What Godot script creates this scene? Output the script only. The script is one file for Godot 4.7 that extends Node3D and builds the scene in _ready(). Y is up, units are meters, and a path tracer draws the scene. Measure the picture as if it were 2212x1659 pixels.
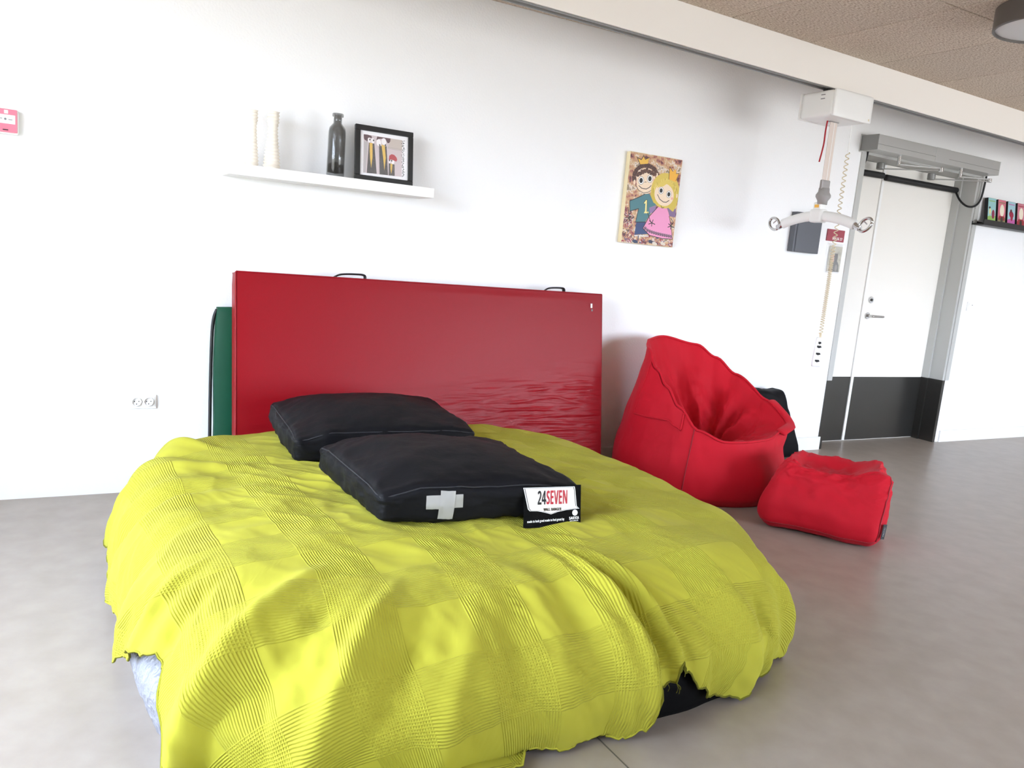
extends Node3D
# A care-centre room: low floor bed with lime blanket, mats, bean bags, ceiling hoist and a double door.
# z = 0 is the long wall, x runs along it to the right, y is up, metres.

const BC := Vector2(1.19, 1.46)      # centre of the floor bed (x, z)
const BA := 1.06
const BB := 1.06
var M := {}
var used := {}
var edge_e := PackedFloat32Array()
var edge_y := PackedFloat32Array()
var edge_l := PackedFloat32Array()

# ------------------------------------------------------------------ helpers
func numbered(called: String) -> String:
	if not used.has(called):
		used[called] = 0
		return called
	used[called] += 1
	return "%s_%03d" % [called, used[called]]

func thing(called: String, label: String, category: String, at := Vector3.ZERO, turn := 0.0, group := "") -> Node3D:
	var o := Node3D.new()
	o.name = numbered(called)
	add_child(o, true)
	o.position = at
	o.rotation.y = turn
	o.set_meta("label", label)
	o.set_meta("category", category)
	if group != "":
		o.set_meta("group", group)
	return o

func part(called: String, mesh: Mesh, m: Material, parent: Node3D, at := Vector3.ZERO, rot := Vector3.ZERO, label := "") -> MeshInstance3D:
	var o := MeshInstance3D.new()
	o.name = called
	o.mesh = mesh
	o.material_override = m
	o.cast_shadow = GeometryInstance3D.SHADOW_CASTING_SETTING_ON
	parent.add_child(o, true)
	o.position = at
	o.rotation = rot
	if label != "":
		o.set_meta("label", label)
	return o

func struct(called: String, mesh: Mesh, m: Material, label: String, category: String, at := Vector3.ZERO) -> MeshInstance3D:
	var o := part(called, mesh, m, self, at)
	o.set_meta("kind", "structure")
	o.set_meta("label", label)
	o.set_meta("category", category)
	return o

func struct_node(called: String, label: String, category: String, at := Vector3.ZERO) -> Node3D:
	var o := Node3D.new()
	o.name = called
	add_child(o, true)
	o.position = at
	o.set_meta("kind", "structure")
	o.set_meta("label", label)
	o.set_meta("category", category)
	return o

func c8(r: float, g: float, b: float) -> Color:
	return Color(r / 255.0, g / 255.0, b / 255.0)

func mat(called: String, col: Color, rough := 0.6, metal := 0.0, spec := 0.5) -> StandardMaterial3D:
	var m := StandardMaterial3D.new()
	m.resource_name = called
	m.albedo_color = col
	m.roughness = rough
	m.metallic = metal
	m.metallic_specular = spec
	M[called] = m
	return m

func noise(freq: float, kind := FastNoiseLite.TYPE_SIMPLEX_SMOOTH, oct := 3, sd := 1) -> FastNoiseLite:
	var n := FastNoiseLite.new()
	n.noise_type = kind
	n.frequency = freq
	n.seed = sd
	n.fractal_octaves = oct
	if oct <= 1:
		n.fractal_type = FastNoiseLite.FRACTAL_NONE
	return n

func noise_tex(n: FastNoiseLite, size := 512, ramp: Array = []) -> NoiseTexture2D:
	var t := NoiseTexture2D.new()
	t.width = size
	t.height = size
	t.seamless = true
	t.noise = n
	if ramp.size() > 0:
		var g := Gradient.new()
		var off := PackedFloat32Array()
		var cols := PackedColorArray()
		for i in ramp.size():
			off.append(ramp[i][0])
			cols.append(ramp[i][1])
		g.offsets = off
		g.colors = cols
		t.color_ramp = g
	return t

func bump(m: StandardMaterial3D, t: Texture2D, cm: float, tri := 0.0) -> void:
	m.heightmap_enabled = true
	m.heightmap_texture = t
	m.heightmap_scale = cm
	if tri > 0.0:
		m.uv1_triplanar = true
		m.uv1_world_triplanar = true
		m.uv1_scale = Vector3(tri, tri, tri)

# boxes joined into one mesh, given as [min, max] pairs
func boxes(list: Array) -> ArrayMesh:
	var st := SurfaceTool.new()
	st.begin(Mesh.PRIMITIVE_TRIANGLES)
	st.set_smooth_group(-1)
	for b in list:
		var lo: Vector3 = b[0]
		var hi: Vector3 = b[1]
		_grid_box(st, (lo + hi) / 2.0, (hi - lo) / 2.0, 0.0)
	st.generate_normals()
	return st.commit()

func _grid_box(st: SurfaceTool, at: Vector3, h: Vector3, r: float) -> void:
	var rr: float = minf(r, minf(h.x, minf(h.y, h.z)) * 0.95)
	for ax in 3:
		for sg in [-1.0, 1.0]:
			var u := (ax + 1) % 3
			var v := (ax + 2) % 3
			var us: Array = [-h[u], h[u]] if rr <= 0.0 else [-h[u], -h[u] + rr, h[u] - rr, h[u]]
			var vs: Array = [-h[v], h[v]] if rr <= 0.0 else [-h[v], -h[v] + rr, h[v] - rr, h[v]]
			for i in us.size() - 1:
				for j in vs.size() - 1:
					var q: Array = []
					for k in [[i, j], [i + 1, j], [i + 1, j + 1], [i, j + 1]]:
						var p := Vector3.ZERO
						p[ax] = h[ax] * sg
						p[u] = us[k[0]]
						p[v] = vs[k[1]]
						if rr > 0.0:
							var inner := p.clamp(-h + Vector3(rr, rr, rr), h - Vector3(rr, rr, rr))
							p = inner + (p - inner).normalized() * rr
						q.append(at + p)
					if sg > 0.0:
						q.reverse()
					for k in [0, 1, 2, 0, 2, 3]:
						st.add_vertex(q[k])

func rbox(size: Vector3, r := 0.003) -> ArrayMesh:
	var key := "rbox%s%s" % [size, r]
	if M.has(key):
		return M[key]
	var st := SurfaceTool.new()
	st.begin(Mesh.PRIMITIVE_TRIANGLES)
	st.set_smooth_group(-1)
	_grid_box(st, Vector3.ZERO, size / 2.0, r)
	st.generate_normals()
	M[key] = st.commit()
	return M[key]

# soft subdivided box; warp gets (unit cube point, rounded position) and returns the final position
func softbox(h: Vector3, r: float, n: int, warp: Callable) -> ArrayMesh:
	var st := SurfaceTool.new()
	st.begin(Mesh.PRIMITIVE_TRIANGLES)
	st.set_smooth_group(0)
	for ax in 3:
		for sg in [-1.0, 1.0]:
			var u := (ax + 1) % 3
			var v := (ax + 2) % 3
			var g: Array = []
			for i in n + 1:
				for j in n + 1:
					var cu := Vector3.ZERO
					cu[ax] = sg
					cu[u] = -1.0 + 2.0 * i / n
					cu[v] = -1.0 + 2.0 * j / n
					# crowd samples towards the rims
					cu[u] = sin(cu[u] * PI / 2.0) * 0.6 + cu[u] * 0.4
					cu[v] = sin(cu[v] * PI / 2.0) * 0.6 + cu[v] * 0.4
					var p := cu * h
					var inner := p.clamp(-h + Vector3(r, r, r), h - Vector3(r, r, r))
					if (p - inner).length() > 0.00001:
						p = inner + (p - inner).normalized() * r
					g.append([warp.call(cu, p), Vector2(cu[u] * h[u], cu[v] * h[v])])
			for i in n:
				for j in n:
					var q := [g[i * (n + 1) + j], g[(i + 1) * (n + 1) + j], g[(i + 1) * (n + 1) + j + 1], g[i * (n + 1) + j + 1]]
					if sg > 0.0:
						q.reverse()
					for k in [0, 1, 2, 0, 2, 3]:
						st.set_uv(q[k][1])
						st.add_vertex(q[k][0])
	st.generate_normals()
	st.index()
	return st.commit()

# grid of points (rows x cols) -> smooth mesh; closed joins last column to first
func grid_mesh(pts: PackedVector3Array, uvs: PackedVector2Array, rows: int, cols: int, closed: bool, flip := false) -> ArrayMesh:
	var idx := PackedInt32Array()
	var nor := PackedVector3Array()
	nor.resize(pts.size())
	var cc := cols if closed else cols - 1
	for r in rows - 1:
		for c in cc:
			var a := r * cols + c
			var b := r * cols + (c + 1) % cols
			var d := (r + 1) * cols + c
			var e := (r + 1) * cols + (c + 1) % cols
			var tri := [a, b, e, a, e, d] if not flip else [a, e, b, a, d, e]
			for k in [0, 3]:
				var n := (pts[tri[k + 2]] - pts[tri[k]]).cross(pts[tri[k + 1]] - pts[tri[k]])
				for m in 3:
					nor[tri[k + m]] += n
					idx.append(tri[k + m])
	for i in nor.size():
		nor[i] = nor[i].normalized()
	var arr := []
	arr.resize(Mesh.ARRAY_MAX)
	arr[Mesh.ARRAY_VERTEX] = pts
	arr[Mesh.ARRAY_NORMAL] = nor
	arr[Mesh.ARRAY_TEX_UV] = uvs
	arr[Mesh.ARRAY_INDEX] = idx
	var am := ArrayMesh.new()
	am.add_surface_from_arrays(Mesh.PRIMITIVE_TRIANGLES, arr)
	return am

# profile: array of Vector2(radius, height), bottom to top
func lathe(profile: Array, n := 32, smooth := true) -> ArrayMesh:
	var st := SurfaceTool.new()
	st.begin(Mesh.PRIMITIVE_TRIANGLES)
	for i in profile.size() - 1:
		st.set_smooth_group(0 if smooth else i + 1)
		var p0: Vector2 = profile[i]
		var p1: Vector2 = profile[i + 1]
		for k in n:
			var a0 := TAU * k / n
			var a1 := TAU * (k + 1) / n
			var v00 := Vector3(cos(a0) * p0.x, p0.y, sin(a0) * p0.x)
			var v01 := Vector3(cos(a1) * p0.x, p0.y, sin(a1) * p0.x)
			var v10 := Vector3(cos(a0) * p1.x, p1.y, sin(a0) * p1.x)
			var v11 := Vector3(cos(a1) * p1.x, p1.y, sin(a1) * p1.x)
			if p0.x > 0.00001:
				for v in [v00, v11, v01] if p1.x > 0.00001 else []:
					st.add_vertex(v)
				if p1.x <= 0.00001:
					for v in [v00, v10, v01]:
						st.add_vertex(v)
			if p1.x > 0.00001:
				for v in [v00, v10, v11]:
					st.add_vertex(v)
	st.generate_normals()
	return st.commit()

func tube(path: Array, r: float, sides := 8, flat := 1.0) -> ArrayMesh:
	var pts := PackedVector3Array()
	var uvs := PackedVector2Array()
	var n := path.size()
	var up := Vector3.UP
	for i in n:
		var t: Vector3 = (path[mini(i + 1, n - 1)] - path[maxi(i - 1, 0)]).normalized()
		if absf(t.dot(up)) > 0.95:
			up = Vector3.RIGHT if absf(t.x) < 0.8 else Vector3.BACK
		var s := t.cross(up).normalized()
		var w := s.cross(t).normalized()
		up = w
		for k in sides:
			var a := TAU * k / sides
			pts.append(path[i] + s * cos(a) * r + w * sin(a) * r * flat)
			uvs.append(Vector2(float(k) / sides, float(i) / n))
	# caps
	for e in [0, n - 1]:
		for k in sides:
			pts.append(path[e])
			uvs.append(Vector2.ZERO)
	var rows: Array = [n]
	for i in n:
		rows.append(i)
	rows.append(n + 1)
	var p2 := PackedVector3Array()
	var u2 := PackedVector2Array()
	for rr in rows:
		for k in sides:
			p2.append(pts[rr * sides + k])
			u2.append(uvs[rr * sides + k])
	return grid_mesh(p2, u2, rows.size(), sides, true)

func curve(pts: Array, steps := 8) -> Array:
	var out: Array = []
	for i in pts.size() - 1:
		var p0: Vector3 = pts[maxi(i - 1, 0)]
		var p1: Vector3 = pts[i]
		var p2: Vector3 = pts[i + 1]
		var p3: Vector3 = pts[mini(i + 2, pts.size() - 1)]
		for k in steps:
			out.append(p1.cubic_interpolate(p2, p0, p3, float(k) / steps))
	out.append(pts[-1])
	return out

func cyl(r: float, h: float, n := 20) -> ArrayMesh:
	var b := minf(r, h) * 0.12
	return lathe([Vector2(0, 0), Vector2(r - b, 0), Vector2(r, b), Vector2(r, h - b), Vector2(r - b, h), Vector2(0, h)], n, false)

func lettering(s: String, height: float, m: Material, parent: Node3D, at: Vector3, rot := Vector3.ZERO, squeeze := 1.0, bold := false, called := "lettering") -> MeshInstance3D:
	var f := SystemFont.new()
	f.font_names = PackedStringArray(["Droid Sans"])
	f.font_weight = 700 if bold else 400
	var t := TextMesh.new()
	t.font = f
	t.text = s
	t.font_size = 48
	t.pixel_size = height / 48.0 / 0.74
	t.depth = 0.0006
	t.curve_step = 2.0
	var o := part(called, t, m, parent, at, rot)
	o.scale = Vector3(squeeze, 1, 1)
	return o

func ss(a: float, b: float, x: float) -> float:
	return smoothstep(a, b, x)

func table(t: Array, x: float) -> float:
	if x <= t[0][0]:
		return t[0][1]
	for i in t.size() - 1:
		if x <= t[i + 1][0]:
			var k: float = (x - t[i][0]) / (t[i + 1][0] - t[i][0])
			k = k * k * (3.0 - 2.0 * k)
			return lerpf(t[i][1], t[i + 1][1], k)
	return t[-1][1]

# ------------------------------------------------------------------ small painter for prints
func fill_poly(im: Image, pts: Array, col: Color) -> void:
	var pv := PackedVector2Array(pts)
	var lo := pv[0]
	var hi := pv[0]
	for p in pv:
		lo = lo.min(p)
		hi = hi.max(p)
	for y in range(maxi(0, int(lo.y)), mini(im.get_height(), int(hi.y) + 2)):
		for x in range(maxi(0, int(lo.x)), mini(im.get_width(), int(hi.x) + 2)):
			if Geometry2D.is_point_in_polygon(Vector2(x + 0.5, y + 0.5), pv):
				im.set_pixel(x, y, col)

func fill_oval(im: Image, c: Vector2, rx: float, ry: float, col: Color, rot := 0.0) -> void:
	var R := maxf(rx, ry) + 1.0
	for y in range(maxi(0, int(c.y - R)), mini(im.get_height(), int(c.y + R) + 2)):
		for x in range(maxi(0, int(c.x - R)), mini(im.get_width(), int(c.x + R) + 2)):
			var d := (Vector2(x + 0.5, y + 0.5) - c).rotated(-rot)
			if d.x * d.x / (rx * rx) + d.y * d.y / (ry * ry) <= 1.0:
				im.set_pixel(x, y, col)

func stroke(im: Image, pts: Array, w: float, col: Color) -> void:
	for i in pts.size() - 1:
		var a: Vector2 = pts[i]
		var b: Vector2 = pts[i + 1]
		var n := int(a.distance_to(b) / 0.8) + 1
		for k in n + 1:
			fill_oval(im, a.lerp(b, float(k) / n), w, w, col)

func brushwork(im: Image, cols: Array, sd: int, fr: float) -> void:
	var n1 := noise(fr, FastNoiseLite.TYPE_SIMPLEX_SMOOTH, 4, sd)
	var n2 := noise(fr * 2.3, FastNoiseLite.TYPE_SIMPLEX_SMOOTH, 3, sd + 5)
	for y in im.get_height():
		for x in im.get_width():
			var a := n1.get_noise_2d(x * 0.6 + y * 0.5, y - x * 0.4) * 0.9 + 0.5 + n2.get_noise_2d(x * 2.0, y) * 0.3
			var f := clampf(a, 0.0, 0.999) * (cols.size() - 1)
			var i := int(f)
			im.set_pixel(x, y, (cols[i] as Color).lerp(cols[i + 1], ss(0.3, 0.7, f - i)))

func tex(im: Image) -> ImageTexture:
	return ImageTexture.create_from_image(im)

func print_mat(called: String, im: Image) -> StandardMaterial3D:
	var m := mat(called, Color.WHITE, 0.55)
	m.albedo_texture = tex(im)
	return m

# upright rectangle facing +z with uv 0..1
func quad(w: float, h: float) -> QuadMesh:
	var q := QuadMesh.new()
	q.size = Vector2(w, h)
	return q

# ------------------------------------------------------------------ build
func _ready() -> void:
	seed(7)
	setup_view()
	setup_materials()
	build_room()
	build_door()
	build_bed()
	build_mats()
	build_cushions()
	build_beanbags()
	build_shelf()
	build_painting()
	build_hoist()
	build_wall_things()
	build_book_ledge()
	build_lamp()

func setup_view() -> void:
	var cam := Camera3D.new()
	cam.name = "camera"
	cam.position = Vector3(0, 1.28, 4.07)
	cam.rotation_degrees = Vector3(-9.243, -29.53, 5.043)
	cam.fov = rad_to_deg(2.0 * atan(829.5 / 1718.0))
	cam.near = 0.02
	cam.current = true
	add_child(cam)

	var e := Environment.new()
	e.background_mode = Environment.BG_SKY
	var sky := Sky.new()
	var sm := ProceduralSkyMaterial.new()
	sm.sky_top_color = c8(186, 208, 240)
	sm.sky_horizon_color = c8(226, 236, 248)
	sm.ground_bottom_color = c8(104, 102, 96)
	sm.ground_horizon_color = c8(124, 124, 118)
	sky.sky_material = sm
	e.sky = sky
	e.background_energy_multiplier = 22.0
	e.tonemap_mode = Environment.TONE_MAPPER_LINEAR
	e.tonemap_exposure = 0.93
	e.sdfgi_enabled = true
	e.ssao_enabled = true
	e.ssil_enabled = true
	var we := WorldEnvironment.new()
	we.name = "surroundings"
	we.environment = e
	add_child(we)

	# daylight through the window in the left wall and the window opposite the long wall
	area("daylight_side_window", Vector3(-1.24, 1.35, 2.3), Vector3(0, -90, 0), Vector2(2.5, 2.1), 5.0, c8(246, 250, 255))
	area("daylight_far_window", Vector3(6.1, 1.45, 6.54), Vector3(0, 0, 0), Vector2(4.9, 1.9), 14.0, c8(242, 248, 255))

func area(called: String, at: Vector3, rot: Vector3, size: Vector2, energy: float, col: Color) -> void:
	var l := AreaLight3D.new()
	l.name = called
	l.position = at
	l.rotation_degrees = rot
	l.area_size = size
	l.light_energy = energy
	l.light_color = col
	l.shadow_enabled = true
	l.area_range = 20.0
	l.area_attenuation = 2.0
	add_child(l)

func setup_materials() -> void:
	var fine := noise_tex(noise(0.05, FastNoiseLite.TYPE_SIMPLEX_SMOOTH, 3, 3))
	var wall := mat("wall_paint", c8(246, 246, 246), 0.75)
	bump(wall, fine, 0.06, 2.5)
	mat("white_paint", c8(242, 241, 238), 0.45)
	mat("beam_paint", c8(246, 241, 234), 0.55)
	var lino := mat("linoleum", Color.WHITE, 0.34, 0.0, 0.45)
	lino.albedo_texture = noise_tex(noise(0.012, FastNoiseLite.TYPE_SIMPLEX_SMOOTH, 5, 9), 1024, [[0.0, c8(150, 138, 125)], [0.45, c8(156, 144, 132)], [1.0, c8(163, 152, 140)]])
	lino.uv1_triplanar = true
	lino.uv1_world_triplanar = true
	lino.uv1_scale = Vector3(0.5, 0.5, 0.5)
	mat("floor_weld", c8(96, 90, 82), 0.5)
	var ww := mat("wood_wool", Color.WHITE, 0.95)
	var wn := noise(0.045, FastNoiseLite.TYPE_SIMPLEX_SMOOTH, 5, 21)
	wn.domain_warp_enabled = true
	wn.domain_warp_amplitude = 14.0
	var wt := noise_tex(wn, 1024, [[0.0, c8(120, 102, 86)], [0.35, c8(186, 168, 150)], [0.6, c8(212, 197, 180)], [1.0, c8(232, 220, 204)]])
	ww.albedo_texture = wt
	bump(ww, wt, 0.25, 1.0)
	ww.uv1_scale = Vector3(1.0, 1.0, 2.6)
	mat("grey_frame", c8(186, 186, 182), 0.45)
	mat("door_white", c8(240, 236, 228), 0.4)
	mat("steel_kick", c8(92, 91, 88), 0.3, 0.9)
	mat("aluminium", c8(196, 196, 194), 0.38, 0.6)
	mat("aluminium_dark", c8(140, 140, 138), 0.45, 0.5)
	mat("chrome", c8(205, 205, 205), 0.2, 1.0)
	mat("black_rubber", c8(20, 20, 22), 0.55)
	mat("black_plastic", c8(24, 24, 25), 0.4)
	mat("black_wood", c8(22, 22, 22), 0.45)
	mat("white_plastic", c8(240, 240, 238), 0.35)
	mat("grey_plastic", c8(150, 146, 144), 0.45)
	mat("dark_grey_metal", c8(92, 94, 100), 0.5, 0.2)
	mat("beige_cord", c8(214, 200, 168), 0.55)
	mat("strap_web", c8(216, 202, 192), 0.8)
	mat("red_cord", c8(170, 12, 34), 0.6)
	mat("yellow_mark", c8(240, 180, 70), 0.5)
	mat("ink_black", c8(22, 22, 24), 0.6)
	mat("ink_red", c8(176, 24, 44), 0.6)
	mat("ink_white", c8(240, 238, 236), 0.6)
	mat("ink_grey", c8(120, 120, 122), 0.6)
	mat("label_cloth", c8(236, 226, 220), 0.8)
	var vin := mat("red_vinyl", c8(138, 11, 23), 0.4, 0.0, 0.3)
	bump(vin, noise_tex(noise(0.12, FastNoiseLite.TYPE_SIMPLEX_SMOOTH, 2, 4)), 0.02, 4.0)
	mat("green_vinyl", c8(16, 72, 50), 0.5, 0.0, 0.3)
	var weave := noise_tex(noise(0.18, FastNoiseLite.TYPE_SIMPLEX, 2, 11))
	var rf := mat("red_fabric", c8(186, 10, 32), 0.72, 0.0, 0.35)
	rf.rim_enabled = true
	rf.rim = 0.25
	bump(rf, weave, 0.05, 5.0)
	var bf := mat("black_fabric", c8(15, 15, 18), 0.62, 0.0, 0.26)
	bump(bf, noise_tex(noise(0.02, FastNoiseLite.TYPE_SIMPLEX_SMOOTH, 3, 17)), 0.1, 2.0)
	mat("seam_thread", c8(34, 34, 38), 0.7)
	mat("red_seam", c8(140, 8, 26), 0.7)
	var bk := mat("black_mattress_cover", c8(9, 9, 10), 0.7, 0.0, 0.2)
	bump(bk, weave, 0.05, 4.0)
	var gv := mat("grey_mattress_cover", c8(140, 140, 146), 0.42)
	var gn := noise(0.02, FastNoiseLite.TYPE_SIMPLEX_SMOOTH, 4, 31)
	gn.fractal_type = FastNoiseLite.FRACTAL_RIDGED
	bump(gv, noise_tex(gn), 1.2, 2.0)
	mat("duct_tape", c8(160, 158, 154), 0.4, 0.1)
	mat("cream_ceramic", c8(238, 230, 216), 0.5)
	var gl := mat("smoked_glass", c8(44, 44, 40), 0.06)
	gl.transparency = BaseMaterial3D.TRANSPARENCY_ALPHA
	gl.albedo_color.a = 0.4
	mat("smoked_glass_base", c8(14, 14, 14), 0.08)
	var pane := mat("window_pane", Color(1, 1, 1, 0.05), 0.02)
	pane.transparency = BaseMaterial3D.TRANSPARENCY_ALPHA
	var acr := mat("acrylic", Color(1, 1, 1, 0.08), 0.05)
	acr.transparency = BaseMaterial3D.TRANSPARENCY_ALPHA
	mat("pine_edge", c8(236, 220, 178), 0.6)
	mat("lamp_rim", c8(96, 90, 86), 0.45, 0.4)
	mat("lamp_diffuser", c8(214, 214, 214), 0.6)
	mat("alarm_red", c8(222, 120, 140), 0.35)
	mat("brochure_edge", c8(26, 26, 28), 0.6)

	# blanket: plaid of ribbed bands, fine relief only
	var N := 1024
	var im := Image.create(N, N, false, Image.FORMAT_L8)
	var row := PackedFloat32Array()
	row.resize(N)
	for i in N:
		var t := float(i) / N
		var band := ss(0.0, 0.006, t) * (1.0 - ss(0.494, 0.5, t))
		row[i] = band * (0.5 - 0.5 * cos(TAU * 48.0 * t))
	var wv := noise(0.35, FastNoiseLite.TYPE_SIMPLEX, 1, 8)
	for y in N:
		for x in N:
			var v := maxf(row[x], row[y]) * 0.85 + 0.08 * (wv.get_noise_2d(x, y) + 1.0) * 0.5
			im.set_pixel(x, y, Color(v, v, v))
	var bl := mat("lime_blanket", c8(171, 166, 54), 0.85, 0.0, 0.25)
	bl.rim_enabled = true
	bl.rim = 0.2
	bl.heightmap_enabled = true
	bl.heightmap_texture = tex(im)
	bl.heightmap_scale = 0.25

# ------------------------------------------------------------------ room shell
func build_room() -> void:
	var W := 0.25
	var xl := -1.3
	var xr := 10.5
	var zf := 6.6
	var fl := struct("floor", boxes([[Vector3(xl - W, -0.2, -W - 0.3), Vector3(xr + W, 0, zf + W)]]), M.linoleum, "beige grey linoleum floor with a soft sheen", "floor")
	part("floor_weld", rbox(Vector3(0.004, 0.0012, 4.0), 0.0002), M.floor_weld, fl, Vector3(1.26, 0.0003, 4.4))
	var x0 := 5.065
	var x1 := 6.53
	struct("wall_back", boxes([
		[Vector3(xl - W, 0, -W), Vector3(x0, 2.75, 0)],
		[Vector3(x1, 0, -W), Vector3(xr + W, 2.75, 0)],
		[Vector3(x0, 2.26, -W), Vector3(x1, 2.75, 0)]]), M.wall_paint, "white painted long wall behind the bed and door", "wall")
	struct("wall_left", boxes([
		[Vector3(xl - W, 0, 0), Vector3(xl, 2.75, 1.0)],
		[Vector3(xl - W, 0, 3.6), Vector3(xl, 2.75, zf + W)],
		[Vector3(xl - W, 0, 1.0), Vector3(xl, 0.25, 3.6)],
		[Vector3(xl - W, 2.45, 1.0), Vector3(xl, 2.75, 3.6)]]), M.wall_paint, "white painted side wall with the tall window", "wall")
	struct("wall_right", boxes([[Vector3(xr, 0, 0), Vector3(xr + W, 2.75, zf + W)]]), M.wall_paint, "white painted far end wall", "wall")
	struct("wall_front", boxes([
		[Vector3(xl, 0, zf), Vector3(3.6, 2.75, zf + W)],
		[Vector3(8.6, 0, zf), Vector3(xr, 2.75, zf + W)],
		[Vector3(3.6, 0, zf), Vector3(8.6, 0.45, zf + W)],
		[Vector3(3.6, 2.45, zf), Vector3(8.6, 2.75, zf + W)]]), M.wall_paint, "white painted wall opposite the bed", "wall")
	# ceiling of wood-wool panels, each its own board
	var ce := struct("ceiling", boxes([[Vector3(xl - W, 2.63, -W), Vector3(xr + W, 2.85, zf + W)]]), M.wood_wool, "ceiling clad in beige wood wool panels", "ceiling")
	var pw := 0.612
	var pl := 1.224
	for i in 20:
		for k in 6:
			var cx := 3.05 + (i - 7) * pw + pw * 0.5
			var z0 := 1.54 + (k - 2) * pl
			var z1 := z0 + pl
			z0 = maxf(z0, 0.0)
			z1 = minf(z1, zf)
			var a := maxf(cx - pw / 2.0, xl)
			var b := minf(cx + pw / 2.0, xr)
			if b - a < 0.05 or z1 - z0 < 0.05:
				continue
			var tone := 0.985 + 0.015 * sin(i * 2.7 + k * 5.1)
			part("ceiling_panel", rbox(Vector3(b - a - 0.006, 0.03, z1 - z0 - 0.006), 0.003), panel_mat(tone), ce, Vector3((a + b) / 2.0, 2.6155, (z0 + z1) / 2.0))
	# boxed-in beam that carries the hoist rail, slightly askew to the wall
	var bm := struct_node("trim_1", "cream white boxed beam carrying the hoist rail below ceiling", "beam", Vector3(3.8, 0, 0.655))
	bm.rotation.y = 0.037
	part("beam_face", rbox(Vector3(9.4, 0.2, 0.012), 0.002), M.beam_paint, bm, Vector3(0.6, 2.5, 0.0))
	part("beam_core", rbox(Vector3(9.4, 0.19, 0.06), 0.002), M.beam_paint, bm, Vector3(0.6, 2.503, -0.037))
	part("hoist_rail", boxes([[Vector3(-4.1, 2.396, -0.066), Vector3(5.3, 2.412, -0.056)], [Vector3(-4.1, 2.396, -0.024), Vector3(5.3, 2.412, -0.008)]]), M.aluminium_dark, bm)
	struct("baseboard_back", boxes([[Vector3(xl, 0, 0), Vector3(x0 - 0.0, 0.1, 0.014)], [Vector3(x1 + 0.05, 0, 0), Vector3(xr, 0.1, 0.014)]]), M.white_paint, "low white skirting board along the long wall", "baseboard")
	# windows that let the daylight in
	window("window_1", Vector3(xl - 0.06, 0.25, 1.0), Vector3(0, 0, 1), 2.6, 2.2, "tall window in the side wall")
	window("window_2", Vector3(3.6, 0.45, zf + 0.06), Vector3(1, 0, 0), 5.0, 2.0, "wide window opposite the bed wall")

func panel_mat(tone: float) -> StandardMaterial3D:
	var key := "wood_wool_%d" % int(tone * 100.0)
	if not M.has(key):
		var m: StandardMaterial3D = M.wood_wool.duplicate()
		m.albedo_color = Color(tone, tone, tone)
		M[key] = m
	return M[key]

func window(called: String, at: Vector3, along: Vector3, w: float, h: float, label: String) -> void:
	var o := struct_node(called, label, "window", at)
	var across := Vector3.UP.cross(along)
	var b := Basis(along, Vector3.UP, along.cross(Vector3.UP))
	for r in [[0.0, w, 0.0, 0.06], [0.0, w, h - 0.06, h], [0.0, 0.06, 0.06, h - 0.06], [w - 0.06, w, 0.06, h - 0.06], [w / 2.0 - 0.03, w / 2.0 + 0.03, 0.06, h - 0.06]]:
		var p := part("frame", rbox(Vector3(r[1] - r[0], r[3] - r[2], 0.07), 0.006), M.white_paint, o, b * Vector3((r[0] + r[1]) / 2.0, (r[2] + r[3]) / 2.0, 0))
		p.basis = b
	for s in [0.25, 0.75]:
		var p := part("pane", rbox(Vector3(w / 2.0 - 0.09, h - 0.12, 0.006), 0.0), M.window_pane, o, b * Vector3(w * s, h / 2.0, 0))
		p.basis = b

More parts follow.
